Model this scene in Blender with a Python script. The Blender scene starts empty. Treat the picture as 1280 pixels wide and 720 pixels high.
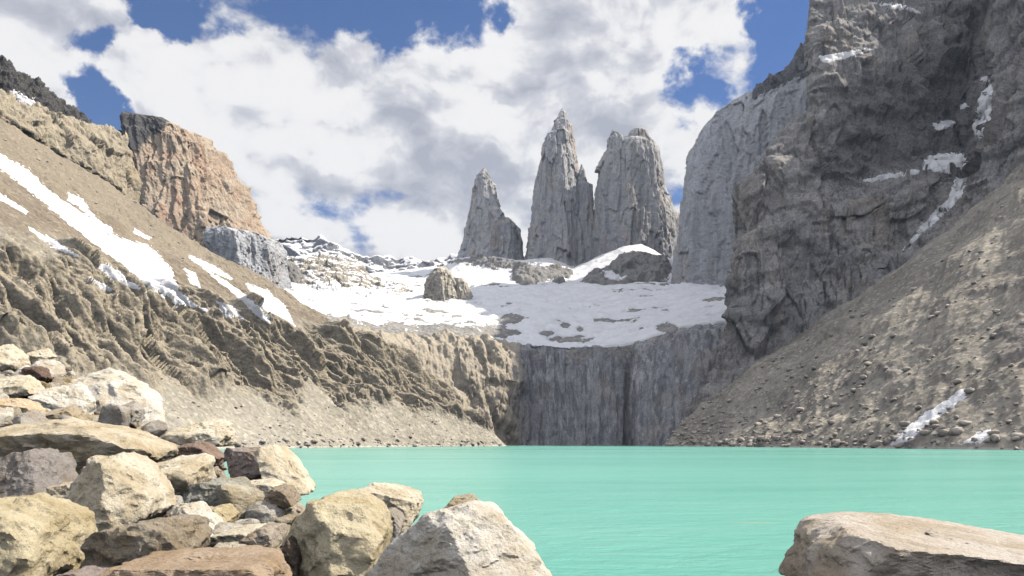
import bpy, bmesh, math, random
import numpy as np
R = math.radians
scene = bpy.context.scene
COL = scene.collection

# ------------------------------------------------------------------ camera
F, HOR, CZ = 900.0, 553.0, 4.5          # focal length in photo pixels, horizon row, eye height above the lake
cam_d = bpy.data.cameras.new("camera"); cam = bpy.data.objects.new("camera", cam_d); COL.objects.link(cam)
cam.location = (0, 0, CZ); cam.rotation_euler = (R(90), 0, 0)
cam_d.sensor_width = 36; cam_d.lens = F / 1280 * 36; cam_d.shift_y = (HOR - 360) / 1280
cam_d.clip_start = 0.1; cam_d.clip_end = 60000
scene.camera = cam

# ------------------------------------------------------------------ light
SUN_AZ, SUN_EL = R(84), R(48)           # azimuth measured from the view direction (+Y) towards the right (+X)
SDIR = np.array([math.sin(SUN_AZ) * math.cos(SUN_EL), math.cos(SUN_AZ) * math.cos(SUN_EL), math.sin(SUN_EL)])
sl = bpy.data.lights.new("sun", 'SUN'); sl.energy = 4.8; sl.angle = R(0.5); sl.color = (1.0, 0.915, 0.79)
so = bpy.data.objects.new("sun", sl); COL.objects.link(so); so.location = (300, 0, 900)
so.rotation_euler = (R(90) - SUN_EL, 0, -SUN_AZ + math.pi)
from mathutils import Vector
so.rotation_euler = Vector(SDIR).to_track_quat('Z', 'Y').to_euler()
scene.view_settings.view_transform = 'Standard'; scene.view_settings.look = 'None'
scene.view_settings.exposure = 0.36; scene.view_settings.gamma = 1.0; scene.view_settings.use_curve_mapping = False
scene.cycles.max_bounces = 6; scene.cycles.diffuse_bounces = 0; scene.cycles.volume_bounces = 0
scene.cycles.use_denoising = True

def pdir(px, py):
    v = np.array([(px - 640) / F, 1.0, (HOR - py) / F]); return v / np.linalg.norm(v)

class NT:
    """small helper for node trees"""
    def __init__(s, tree): s.t = tree; s.n = tree.nodes; s.l = tree.links
    def new(s, typ, **kw):
        n = s.n.new(typ)
        for k, v in kw.items(): setattr(n, k, v)
        return n
    def link(s, a, b): s.l.new(a, b)
    def inp(s, sock, v):
        if hasattr(v, 'is_linked') or isinstance(v, bpy.types.NodeSocket): s.l.new(v, sock)
        elif v is not None:
            if isinstance(v, (tuple, list, np.ndarray)) and sock.type == 'RGBA' and len(v) == 3: v = (*v, 1)
            sock.default_value = v
    def math(s, op, a, b=None, c=None, clamp=False):
        n = s.new('ShaderNodeMath', operation=op); n.use_clamp = clamp
        s.inp(n.inputs[0], a)
        if b is not None: s.inp(n.inputs[1], b)
        if c is not None: s.inp(n.inputs[2], c)
        return n.outputs[0]
    def vmath(s, op, a, b=None, out=0):
        n = s.new('ShaderNodeVectorMath', operation=op); s.inp(n.inputs[0], a)
        if b is not None: s.inp(n.inputs[1], b)
        return n.outputs['Value'] if op in ('DISTANCE', 'LENGTH', 'DOT_PRODUCT') else n.outputs[0]
    def noise(s, vec, scale, detail=6, rough=0.55, dist=0.0, lac=2.0):
        n = s.new('ShaderNodeTexNoise'); s.inp(n.inputs['Vector'], vec)
        n.inputs['Scale'].default_value = scale; n.inputs['Detail'].default_value = detail
        n.inputs['Roughness'].default_value = rough; n.inputs['Distortion'].default_value = dist
        n.inputs['Lacunarity'].default_value = lac
        return n.outputs['Fac']
    def voro(s, vec, scale, feature='F1', out='Distance', rnd=1.0):
        n = s.new('ShaderNodeTexVoronoi', feature=feature); s.inp(n.inputs['Vector'], vec)
        n.inputs['Scale'].default_value = scale; n.inputs['Randomness'].default_value = rnd
        return n.outputs[out]
    def mapr(s, v, a, b, c=0.0, d=1.0, smooth=True):
        n = s.new('ShaderNodeMapRange'); n.interpolation_type = 'SMOOTHSTEP' if smooth else 'LINEAR'
        s.inp(n.inputs[0], v); 
        for i, q in enumerate((a, b, c, d)): s.inp(n.inputs[i + 1], q)
        return n.outputs[0]
    def mix(s, f, a, b, blend='MIX'):
        n = s.new('ShaderNodeMix', data_type='RGBA', blend_type=blend)
        s.inp(n.inputs[0], f); s.inp(n.inputs[6], a); s.inp(n.inputs[7], b)
        return n.outputs[2]
    def scale(s, v, xyz):
        n = s.new('ShaderNodeMapping'); s.inp(n.inputs[0], v); n.inputs['Scale'].default_value = xyz
        return n.outputs[0]

# ------------------------------------------------------------------ world: blue sky with cumulus
world = bpy.data.worlds.new("World"); scene.world = world; world.use_nodes = True
w = NT(world.node_tree); w.n.clear()
sky = w.new('ShaderNodeTexSky', sky_type='NISHITA'); sky.sun_disc = False
sky.sun_elevation = SUN_EL; sky.sun_rotation = SUN_AZ
sky.altitude = 900; sky.air_density = 1.0; sky.dust_density = 0.3; sky.ozone_density = 2.5
bg_sky = w.new('ShaderNodeBackground'); bg_sky.inputs[1].default_value = 0.14
skc = w.new('ShaderNodeHueSaturation'); skc.inputs['Saturation'].default_value = 1.25; skc.inputs['Value'].default_value = 0.64
w.link(sky.outputs[0], skc.inputs['Color']); w.link(w.mix(1.0, skc.outputs[0], (.95, .86, 1.0), 'MULTIPLY'), bg_sky.inputs[0])
dirv = w.new('ShaderNodeTexCoord').outputs['Generated']
dirv = w.vmath('NORMALIZE', dirv)
warp = w.new('ShaderNodeTexNoise'); w.link(dirv, warp.inputs['Vector']); warp.inputs['Scale'].default_value = 9; warp.inputs['Detail'].default_value = 3
wv = w.vmath('MULTIPLY', w.vmath('SUBTRACT', warp.outputs['Color'], (0.5, 0.5, 0.5)), (0.07, 0.07, 0.05))
cv = w.scale(w.vmath('ADD', dirv, wv), (1.0, 1.0, 1.5))
def cloud_density(vec):
    big = w.noise(vec, 5.0, 2, 0.5)
    fine = w.noise(vec, 13.0, 9, 0.56)
    return w.math('ADD', w.math('MULTIPLY', big, 0.45), w.math('MULTIPLY', fine, 0.75))
off = np.array([0.018, 0.004, 0.030])
d0 = cloud_density(cv)
d1 = cloud_density(w.vmath('ADD', cv, tuple(off)))
# openings of blue sky and thick banks, each a direction on the sky
holes = [(88,66,26,.30),(118,54,20,.28),(140,50,14,.2),(200,22,34,.36),(192,4,26,.3),(124,146,30,.36),(150,122,22,.3),(95,120,20,.26),(82,100,14,.2),(285,20,26,.22),(345,5,24,.16),(425,4,50,.34),(480,14,46,.32),(545,22,55,.36),(605,12,34,.28),
         (825,112,28,.26),(862,122,40,.30),(905,104,38,.28),(985,50,42,.30),(975,10,30,.24),(1010,90,40,.26),(440,248,38,.12),(390,252,30,.10),(850,240,22,.16),(500,255,20,.10),(70,30,26,.1),(335,262,24,.09),(1100,-60,120,.2)]
banks = [(160,85,22,.2),(55,95,24,.2),(60,20,70,.18),(215,90,30,.15),(40,25,60,.18),(245,90,70,.16),(420,130,110,.2),(700,60,120,.22),(760,150,70,.2),(560,190,90,.2),(300,200,80,.16),(900,30,60,.2),(905,170,40,.22),(150,95,25,.12),(60,105,30,.1),(950,85,18,.14)]
wn2 = w.new('ShaderNodeTexNoise'); w.link(dirv, wn2.inputs['Vector']); wn2.inputs['Scale'].default_value = 16; wn2.inputs['Detail'].default_value = 6; wn2.inputs['Roughness'].default_value = .6
dirw = w.vmath('ADD', dirv, w.vmath('MULTIPLY', w.vmath('SUBTRACT', wn2.outputs['Color'], (0.5, 0.5, 0.5)), (0.10, 0.06, 0.09)))
bias = None
for lst, sg in ((holes, -1), (banks, 1)):
    for (px, py, r_, a_) in lst:
        dist = w.vmath('DISTANCE', dirw, tuple(pdir(px, py)))
        b_ = w.mapr(dist, 0.0, r_ * 1.85 / F, sg * a_ * .85, 0.0)
        bias = b_ if bias is None else w.math('ADD', bias, b_)
dens = w.math('ADD', w.math('ADD', d0, bias), 0.03)
bias2 = w.mapr(w.vmath('DISTANCE', dirv, tuple(pdir(600, 150))), 0.72, 1.15, 0.0, -0.07)
dens = w.math('ADD', dens, bias2)
alpha = w.mapr(dens, 0.455, 0.61)
b0 = w.noise(cv, 8.0, 4, 0.5); b1 = w.noise(w.vmath('ADD', cv, (0.03, 0.005, 0.045)), 8.0, 4, 0.5)
lit = w.math('ADD', 0.56, w.math('ADD', w.math('MULTIPLY', w.math('SUBTRACT', d0, d1), 2.2), w.math('MULTIPLY', w.math('SUBTRACT', b0, b1), 2.0)))
thick = w.mapr(dens, 0.60, 1.0, 0.0, 1.0)
lowgrey = w.noise(w.scale(dirv, (1, 1, 2.2)), 7.0, 4, 0.5)
shade = w.math('ADD', lit, w.math('MULTIPLY', w.math('SUBTRACT', 0.5, lowgrey), 0.7))
shade = w.math('SUBTRACT', shade, w.math('MULTIPLY', thick, 0.06))
for (px, py, r_, a_) in [(545,215,80,.10),(250,240,70,.10),(440,150,60,.10),(640,190,70,.10),(20,70,70,.10),(480,60,400,-.07),(470,270,60,.1),(720,60,80,.08),(640,60,60,-.1),(420,110,50,-.1),(700,140,50,-.15),(870,180,50,-.15)]:
    shade = w.math('SUBTRACT', shade, w.mapr(w.vmath('DISTANCE', dirv, tuple(pdir(px, py))), 0.0, r_ * 1.6 / F, a_, 0.0))
cr = w.new('ShaderNodeValToRGB'); cr.color_ramp.interpolation = 'B_SPLINE'; w.link(shade, cr.inputs[0])
e = cr.color_ramp.elements
e[0].position = 0.10; e[0].color = (0.44, 0.455, 0.53, 1)
e[1].position = 0.65; e[1].color = (0.97, 0.955, 0.945, 1)
x_ = e.new(0.45); x_.color = (0.70, 0.71, 0.75, 1)
bg_c = w.new('ShaderNodeBackground'); w.link(cr.outputs[0], bg_c.inputs[0])
w.link(w.mapr(w.vmath('DISTANCE', dirv, tuple(pdir(600, 150))), 0.75, 1.7, 0.75, 1.3), bg_c.inputs[1])  # clouds behind the viewer brightened, added fill for shaded rock faces
mx = w.new('ShaderNodeMixShader'); w.link(alpha, mx.inputs[0]); w.link(bg_sky.outputs[0], mx.inputs[1]); w.link(bg_c.outputs[0], mx.inputs[2])
wo = w.new('ShaderNodeOutputWorld'); w.link(mx.outputs[0], wo.inputs[0])

# ------------------------------------------------------------------ noise in numpy
_rng = np.random.RandomState(7)
_perm = np.tile(_rng.permutation(256), 3)
_g = _rng.normal(size=(256, 3)); _g /= np.linalg.norm(_g, axis=1)[:, None]
def perlin(P):
    P = np.asarray(P, dtype=np.float64); sh = P.shape[:-1]; P = P.reshape(-1, 3)
    i = np.floor(P).astype(np.int64); f = P - i; i &= 255
    u = f * f * f * (f * (f * 6 - 15) + 10)
    out = 0
    for cx in (0, 1):
        wx = u[:, 0] if cx else 1 - u[:, 0]
        a = _perm[(i[:, 0] + cx) & 255]
        for cy in (0, 1):
            wy = u[:, 1] if cy else 1 - u[:, 1]
            b = _perm[a + ((i[:, 1] + cy) & 255)]
            for cz in (0, 1):
                wz = u[:, 2] if cz else 1 - u[:, 2]
                gr = _g[_perm[b + ((i[:, 2] + cz) & 255)]]
                out = out + wx * wy * wz * ((gr[:, 0]) * (f[:, 0] - cx) + gr[:, 1] * (f[:, 1] - cy) + gr[:, 2] * (f[:, 2] - cz))
    return (out * 1.5).reshape(sh)
def fbm(P, o=5, g=0.5, l=2.03):
    P = np.asarray(P, float); s = 0; a = 1.0
    for k in range(o): s = s + a * perlin(P * l ** k + 17.3 * k); a *= g
    return s
def ridged(P, o=5, g=0.5, l=2.07):
    P = np.asarray(P, float); s = 0; a = 1.0; wgt = 1.0
    for k in range(o):
        n = (1 - np.abs(perlin(P * l ** k + 31.7 * k))) ** 2
        s = s + a * n * wgt; wgt = np.clip(n * 1.5, 0, 1); a *= g
    return s - 1.1
def sstep(a, b, x): t = np.clip((x - a) / (b - a), 0, 1); return t * t * (3 - 2 * t)

_rt = _rng.uniform(-1, 1, 65536)
def blocks(u, z, wu, hz, seed, lean=0.0):
    """jointed rock: columns wu wide, each broken at its own heights; returns -1..1 per block with crisp edges"""
    iu = np.floor(u / wu + lean * z / wu).astype(np.int64)
    r1 = _rt[(iu * 7919 + seed * 104729) & 65535]
    iz = np.floor(z / (hz * (1 + .5 * r1)) + r1 * 9).astype(np.int64)
    return .6 * r1 + .4 * _rt[(iu * 7919 + iz * 15731 + seed * 977) & 65535]
def joints(u, z, wu, hz, seed, wob, lean=0.0):
    q = np.stack([u / (wu * 1.2), z / (wu * 2.5), u * 0 + seed * 3.3], -1)
    wv = fbm(q, 4, .55) * wob * wu
    zz = z + fbm(q * .7 + 40, 3) * hz * .3
    return blocks(u + wv, zz, wu, hz, seed, lean) + .45 * blocks(u + wv * 1.2, zz, wu * .42, hz * .5, seed + 1, lean) + .22 * blocks(u + wv * 1.3, zz, wu * .18, hz * .2, seed + 2, lean)
def facet1(u, v, seed, tilt=.8):
    iu = np.floor(u).astype(np.int64); iv = np.floor(v).astype(np.int64)
    best = np.full(u.shape, 1e9); out = np.zeros(u.shape)
    for a in (-1, 0, 1):
        for b in (-1, 0, 1):
            h = ((iu + a) * 7919 + (iv + b) * 15731 + seed * 977) & 65535
            cu = iu + a + .5 + .48 * _rt[h]; cv_ = iv + b + .5 + .48 * _rt[(h * 31 + 7) & 65535]
            dd = (u - cu) ** 2 + (v - cv_) ** 2; m = dd < best
            val = .7 * _rt[(h * 57 + 11) & 65535] + tilt * (_rt[(h * 91 + 3) & 65535] * (u - cu) + _rt[(h * 131 + 5) & 65535] * (v - cv_))
            best = np.where(m, dd, best); out = np.where(m, val, out)
    return out
def facets(u, z, wu, wz, seed, wob=.35, lean=0.0):
    """broken rock face: flat facets with crisp steps at three sizes"""
    u = u + lean * z; u, z = np.broadcast_arrays(u, z)
    q = np.stack([u / (wu * .9), z / (wz * .9), u * 0 + seed * 3.3], -1)
    a = fbm(q, 4, .55) * wob * wu; b = fbm(q + 50, 4, .55) * wob * wz * .7
    return facet1((u + a) / wu, (z + b) / wz, seed) + .42 * facet1((u + a) / (wu * .37), (z + b) / (wz * .4), seed + 1) + .18 * facet1((u + a) / (wu * .14), (z + b) / (wz * .16), seed + 2)
def cell3(P, seed, tilt=.8):
    Q = np.floor(P - .5).astype(np.int64); best = np.full(P.shape[:-1], 1e9); out = np.zeros(P.shape[:-1])
    x, y, z = P[..., 0], P[..., 1], P[..., 2]
    for a in (0, 1):
        for b in (0, 1):
            for c in (0, 1):
                ia, ib, ic = Q[..., 0] + a, Q[..., 1] + b, Q[..., 2] + c
                h = (ia * 7919 + ib * 15731 + ic * 28657 + seed * 977) & 65535
                dx = x - (ia + .5 + .36 * _rt[h]); dy = y - (ib + .5 + .36 * _rt[(h * 31 + 7) & 65535]); dz = z - (ic + .5 + .36 * _rt[(h * 37 + 9) & 65535])
                dd = dx * dx + dy * dy + dz * dz; m = dd < best
                val = .7 * _rt[(h * 57 + 11) & 65535] + tilt * (_rt[(h * 91 + 3) & 65535] * dx + _rt[(h * 77 + 1) & 65535] * dy + _rt[(h * 131 + 5) & 65535] * dz)
                best = np.where(m, dd, best); out = np.where(m, val, out)
    return out
def crags(P, w, hgt, seed, wob=.25):
    """facets in space: flat broken faces at three sizes, hgt = how much taller than wide the blocks are"""
    S = np.array([w, w, w * hgt])
    q = P / (S * 1.1) + seed * 3.7
    wv = np.stack([fbm(q, 3, .5), fbm(q + 31, 3, .5), fbm(q + 67, 3, .5)], -1) * wob
    p = P / S + wv + seed * 1.3
    return cell3(p, seed) + .42 * cell3(p * 2.6, seed + 1) + .19 * cell3(p * 6.5, seed + 2)
def W(px, py, Y): return ((px - 640) / F * Y, Y, CZ + (HOR - py) / F * Y)
def to_px(P): return 640 + F * P[..., 0] / P[..., 1], HOR - F * (P[..., 2] - CZ) / P[..., 1]

# ------------------------------------------------------------------ mesh helpers
def mesh_obj(name, V, Fc, mat=None, smooth=True, parent=None, attrs=None):
    """V (n,3), Fc (m,k) int arrays -> object"""
    V = np.asarray(V, np.float32); Fc = np.asarray(Fc, np.int32)
    me = bpy.data.meshes.new(name); k = Fc.shape[1]
    me.vertices.add(len(V)); me.vertices.foreach_set('co', V.ravel())
    me.loops.add(Fc.size); me.loops.foreach_set('vertex_index', Fc.ravel())
    me.polygons.add(len(Fc)); me.polygons.foreach_set('loop_start', np.arange(0, Fc.size, k, dtype=np.int32))
    me.update(calc_edges=True)
    me.polygons.foreach_set('use_smooth', np.full(len(Fc), smooth))
    for an, av in (attrs or {}).items():
        at = me.attributes.new(an, 'FLOAT', 'POINT'); at.data.foreach_set('value', np.asarray(av, np.float32).ravel())
    if mat: me.materials.append(mat)
    o = bpy.data.objects.new(name, me); COL.objects.link(o)
    if parent: o.parent = parent
    return o
def grid_faces(M, N, wrap=False):
    i = np.arange(M - 1)[:, None]; nn = N if wrap else N - 1
    j = np.arange(nn)[None, :]; j2 = (j + 1) % N
    a = i * N + j; b = i * N + j2; c = (i + 1) * N + j2; d = (i + 1) * N + j
    return np.stack([a, b, c, d], -1).reshape(-1, 4)
def normals(P, wrap=False):
    if wrap: du = np.roll(P, -1, 1) - np.roll(P, 1, 1)
    else: du = np.gradient(P, axis=1)
    dv = np.gradient(P, axis=0)
    n = np.cross(du, dv); n /= np.linalg.norm(n, axis=-1)[..., None] + 1e-9
    return n
def resample(pts, N):
    pts = np.array(pts, float); d = np.r_[0, np.cumsum(np.linalg.norm(np.diff(pts, axis=0), axis=1))]
    t = np.linspace(0, d[-1], N)
    return np.stack([np.interp(t, d, pts[:, k]) for k in range(3)], -1)
def loft(rows, N, seg, blur=2):
    """rows: polylines of (px, py, Y) or ('w', x, y, z); seg: grid lines per gap. Returns P (M,N,3), row coordinate (M,)"""
    RR = []
    for r in rows:
        pts = [p[1:] if p[0] == 'w' else W(*p) for p in r]
        RR.append(resample(pts, N))
    out, rc = [], []
    for k in range(len(RR) - 1):
        n = seg[k]
        for q in range(n):
            t = q / n; out.append(RR[k] * (1 - t) + RR[k + 1] * t); rc.append(k + t)
    out.append(RR[-1]); rc.append(len(RR) - 1)
    P = np.array(out)
    for _ in range(blur):
        P[1:-1] = (P[:-2] + 2 * P[1:-1] + P[2:]) / 4
        P[:, 1:-1] = (P[:, :-2] + 2 * P[:, 1:-1] + P[:, 2:]) / 4
    return P, np.array(rc)
def facing(P, wrap=False):
    n = normals(P, wrap)
    m = n[P.shape[0] // 3: 2 * P.shape[0] // 3]; c = (np.array([0, 0, CZ + 200]) - P[P.shape[0] // 3: 2 * P.shape[0] // 3])
    return n if (m * c).sum() > 0 else -n
def tag(o, label=None, cat=None, group=None, kind=None):
    for k, v in (('label', label), ('category', cat), ('group', group), ('kind', kind)):
        if v: o[k] = v
    return o
def sdf(poly, px, py):
    """signed distance to a picture polygon, positive inside (used once to find where a patch lies on the slope)"""
    poly = np.array(poly, float); n = len(poly); d = np.full(px.shape, 1e9); ins = np.zeros(px.shape, bool)
    for k in range(n):
        a, b = poly[k], poly[(k + 1) % n]; e = b - a
        t = np.clip(((px - a[0]) * e[0] + (py - a[1]) * e[1]) / (e @ e + 1e-9), 0, 1)
        d = np.minimum(d, np.hypot(px - a[0] - t * e[0], py - a[1] - t * e[1]))
        cr_ = ((a[1] > py) != (b[1] > py)) & (px < (b[0] - a[0]) * (py - a[1]) / (b[1] - a[1] + 1e-12) + a[0])
        ins ^= cr_
    return np.where(ins, d, -d)

# ------------------------------------------------------------------ materials
def base_mat(name):
    m = bpy.data.materials.new(name); m.use_nodes = True; t = NT(m.node_tree); t.n.clear()
    b = t.new('ShaderNodeBsdfPrincipled'); o = t.new('ShaderNodeOutputMaterial'); t.link(b.outputs[0], o.inputs[0])
    b.inputs['Specular IOR Level'].default_value = 0.25; b.inputs['Roughness'].default_value = 0.9
    return m, t, b
def bump(t, b, h, strength, dist):
    n = t.new('ShaderNodeBump'); n.inputs['Strength'].default_value = strength; n.inputs['Distance'].default_value = dist
    t.link(h, n.inputs['Height']); t.link(n.outputs[0], b.inputs['Normal'])
def cliff_mat(name, ca, cb, cs, streak=0.5, sc=1.0, rust=None, bumpd=4.0, crack=0.5, ledge=0.0, cap=None, pale=None):
    """cliff rock: two tones in clumps, dark vertical streaks, optional rust patches and bedding lines"""
    m, t, b = base_mat(name); v = t.new('ShaderNodeTexCoord').outputs['Object']
    big = t.noise(v, 0.012 * sc, 5, 0.6, 0.4); med = t.noise(v, 0.07 * sc, 8, 0.68)
    fine = t.noise(v, 0.4 * sc, 6, 0.7)
    c = t.mix(t.mapr(t.math('ADD', t.math('MULTIPLY', big, .5), t.math('MULTIPLY', med, .5)), .38, .62), ca, cb)
    vs = t.scale(v, (1, 1, 0.05)); st = t.noise(vs, 0.055 * sc, 8, 0.66, 0.3)
    c = t.mix(t.math('MULTIPLY', t.mapr(st, .50, .64), streak), c, cs)
    st2 = t.noise(t.scale(v, (1, 1, 0.05)), 0.11 * sc, 6, 0.6, 0.2)
    c = t.mix(t.math('MULTIPLY', t.mapr(st2, .56, .68), streak * .55), c, tuple(min(1, k * 1.55) for k in ca))
    if pale:
        mod = t.mapr(t.noise(v, .02 * sc, 4, .6), .38, .62); s3 = t.noise(t.scale(v, (1, 1, .03)), .10 * sc, 5, .6, .15); c = t.mix(t.math('MULTIPLY', t.mapr(s3, .53, .585), t.math('MULTIPLY', mod, .75)), c, pale)
        s4 = t.noise(t.scale(v, (1, 1, .03)), .06 * sc, 5, .6, .15); c = t.mix(t.math('MULTIPLY', t.mapr(s4, .52, .59), .6), c, cs)
    if rust:
        rn = t.noise(t.scale(v, (1, 1, .5)), 0.02 * sc, 6, 0.65, 0.5)
        c = t.mix(t.math('MULTIPLY', t.mapr(rn, .52, .66), rust[1]), c, rust[0])
    if ledge:
        ln = t.noise(t.scale(v, (0.15, 0.15, 1)), 0.09 * sc, 6, 0.65, 0.6)
        c = t.mix(t.math('MULTIPLY', t.mapr(ln, .55, .63), ledge), c, tuple(k * .55 for k in ca))
    if cap:
        at = t.new('ShaderNodeAttribute'); at.attribute_name = 'rock'; c = t.mix(at.outputs['Fac'], c, cap)
    c = t.mix(t.mapr(fine, .32, .68, 0, 1), t.mix(0.35, c, (0.04, 0.04, 0.04)), t.mix(0.14, c, (0.75, 0.72, 0.68)))
    t.link(c, b.inputs['Base Color'])
    vc = t.voro(t.scale(v, (1, 1, 0.35)), 0.06 * sc, 'DISTANCE_TO_EDGE')
    h = t.math('ADD', t.math('MULTIPLY', st, 1.2), t.math('MULTIPLY', med, 1.3))
    h = t.math('ADD', h, t.math('MULTIPLY', fine, 0.35))
    h = t.math('ADD', h, t.math('MULTIPLY', t.mapr(vc, 0, .07), 0.22 * crack))
    bump(t, b, h, 1.0, bumpd)
    return m
def scree_mat(name, ca, cb, cd, sc=1.0, attr=None, crock=None, upper=None, bk=.75):
    """loose stony slope; with attr, the 'rock' attribute mixes in a solid-rock colour"""
    m, t, b = base_mat(name); v = t.new('ShaderNodeTexCoord').outputs['Object']
    n1 = t.noise(v, 0.02 * sc, 6, 0.6, 0.4); n2 = t.noise(v, 0.25 * sc, 7, 0.75); n3 = t.noise(v, 1.1 * sc, 3, 0.6)
    c = t.mix(t.mapr(n1, .40, .60), ca, cb)
    # runnels that follow the fall line
    rn = t.noise(t.scale(v, (1, 1, .25)), 0.06 * sc, 6, 0.6, 0.3)
    c = t.mix(t.math('MULTIPLY', t.mapr(rn, .5, .64), .35), c, cd)
    vo = t.voro(v, 0.45 * sc, 'F1', 'Color')
    sep = t.new('ShaderNodeSeparateColor'); t.link(vo, sep.inputs[0])
    c = t.mix(t.math('MULTIPLY', t.mapr(sep.outputs[0], .72, .95), .6), c, tuple(min(1, k * 1.5) for k in ca))
    c = t.mix(t.math('MULTIPLY', t.mapr(sep.outputs[1], .70, .95), .55), c, cd)
    c = t.mix(t.mapr(n2, .35, .65), t.mix(.25, c, (.05, .045, .04)), c)
    zz = t.new('ShaderNodeSeparateXYZ'); t.link(v, zz.inputs[0])
    if attr:
        c = t.mix(t.math('MULTIPLY', t.mapr(t.math('ADD', zz.outputs[2], t.math('MULTIPLY', t.noise(v, .08, 4), -1.6)), .2, .9, 1, 0), .65), c, (.62, .60, .53))
        at = t.new('ShaderNodeAttribute'); at.attribute_name = 'rock'
        rk = t.mix(t.mapr(t.noise(v, 0.05, 8, .7), .4, .6), crock[0], crock[1])
        rk = t.mix(t.math('MULTIPLY', t.mapr(t.noise(v, 0.22, 6, .7), .47, .62), .6), rk, crock[2])
        if upper:
            au = t.new('ShaderNodeAttribute'); au.attribute_name = 'upper'; c = t.mix(t.math('MULTIPLY', au.outputs['Fac'], .8), c, t.mix(1.0, c, upper, 'MULTIPLY'))
        c = t.mix(at.outputs['Fac'], c, rk)
    t.link(c, b.inputs['Base Color'])
    h = t.math('ADD', t.math('MULTIPLY', n2, 1.0), t.math('MULTIPLY', t.voro(v, 0.45 * sc), 0.7))
    h = t.math('ADD', h, t.math('MULTIPLY', n3, 0.25))
    bump(t, b, h, 1.0, bk / sc)
    return m
def snow_mat():
    m, t, b = base_mat("snow"); v = t.new('ShaderNodeTexCoord').outputs['Object']
    n = t.noise(v, 0.03, 7, 0.65, 0.5); n2 = t.noise(v, 0.35, 5, 0.6)
    c = t.mix(t.mapr(n, .42, .62), (0.88, 0.89, 0.91), (0.78, 0.79, 0.81))
    c = t.mix(t.math('MULTIPLY', t.mapr(n2, .6, .75), .25), c, (.45, .42, .38))
    t.link(c, b.inputs['Base Color']); b.inputs['Roughness'].default_value = 0.7
    bump(t, b, t.math('ADD', n, t.math('MULTIPLY', n2, .2)), 0.7, 4.0)
    return m
M_snow = snow_mat()
M_tower = cliff_mat("granite_tower", (.60, .595, .585), (.49, .51, .545), (.27, .28, .31), .65, .55, ((.58, .45, .34), .55), 4.0)
M_farwall = cliff_mat("granite_wall", (.64, .665, .71), (.53, .56, .61), (.34, .355, .39), .5, .7, ((.50, .42, .35), .35), 4.0, .5, 0, (.13, .13, .145))
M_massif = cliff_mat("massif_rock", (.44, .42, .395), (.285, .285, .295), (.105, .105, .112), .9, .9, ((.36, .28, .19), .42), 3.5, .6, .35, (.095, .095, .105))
M_head = cliff_mat("headwall_rock", (.44, .445, .46), (.275, .285, .315), (.115, .118, .135), .8, 1.5, ((.44, .38, .31), .4), 1.6, .5, 0, (.52, .455, .35), (.66, .66, .68))  # cap slot holds the warm tan painted on the sunlit left part
M_orange = cliff_mat("orange_rock", (.60, .51, .39), (.53, .37, .25), (.26, .19, .145), .5, 1.1, ((.56, .32, .21), .6), 2.5, .6, 0, (.06, .06, .065))
M_tan = cliff_mat("tan_rock", (.52, .45, .32), (.42, .36, .26), (.18, .16, .135), .55, 1.4, ((.52, .39, .22), .5), 2.0)
M_dark = cliff_mat("dark_slate", (.07, .068, .07), (.05, .05, .055), (.03, .03, .03), .5, 1.4, None, 4.0, .6, .4)
M_greyrock = cliff_mat("grey_outcrop", (.46, .44, .41), (.35, .345, .34), (.17, .17, .175), .55, 1.3, None, 5.0, .6, .3)
M_pale = cliff_mat("pale_outcrop", (.60, .54, .43), (.50, .45, .37), (.27, .24, .21), .45, 1.2, None, 5.0)
M_knob = cliff_mat("sunlit_pinnacle", (.78, .72, .60), (.68, .62, .51), (.42, .38, .32), .4, 1.2, None, 3.0)
M_slate = cliff_mat("slate_rim", (.17, .17, .185), (.12, .12, .135), (.07, .07, .08), .6, 1.4, None, 3.0)
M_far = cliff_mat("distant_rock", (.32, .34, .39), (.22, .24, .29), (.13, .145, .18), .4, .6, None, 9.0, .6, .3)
M_left = scree_mat("left_scree", (.44, .41, .345), (.37, .345, .285), (.28, .258, .21), .8, 'rock', ((.46, .40, .30), (.36, .315, .235), (.17, .145, .115)), (.55, .48, .42))
M_right = scree_mat("right_scree", (.42, .385, .325), (.29, .265, .225), (.20, .185, .16), .75, 'rock', ((.30, .275, .25), (.22, .20, .18), (.12, .11, .10)), None, .42)
M_basin = scree_mat("basin_rock", (.38, .365, .34), (.29, .285, .275), (.17, .165, .165), .5)

# ------------------------------------------------------------------ ground sheet, lake
m, t, b = base_mat("valley_ground"); v = t.new('ShaderNodeTexCoord').outputs['Object']
t.link(t.mix(t.noise(v, .002, 6, .6), (.16, .15, .12), (.26, .23, .19)), b.inputs['Base Color'])
g = 6500
tag(mesh_obj("terrain", [(-g, -g, -12), (g, -g, -12), (g, g, -12), (-g, g, -12)], [(0, 1, 2, 3)], m), kind='structure')
m, t, b = base_mat("glacial_water"); v = t.new('ShaderNodeTexCoord').outputs['Object']
wnv = t.new('ShaderNodeTexNoise'); t.link(v, wnv.inputs['Vector']); wnv.inputs['Scale'].default_value = .5
wn = t.noise(t.scale(v, (.35, 1, 1)), 0.012, 5, .6, .6); wn2 = t.noise(t.scale(v, (.3, 1, 1)), 0.22, 8, .7, .5)
c = t.mix(t.mapr(wn, .40, .60), (.15, .45, .375), (.195, .525, .44))
c = t.mix(t.math('MULTIPLY', t.mapr(wn2, .40, .66), .45), c, (.23, .53, .455))
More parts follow.
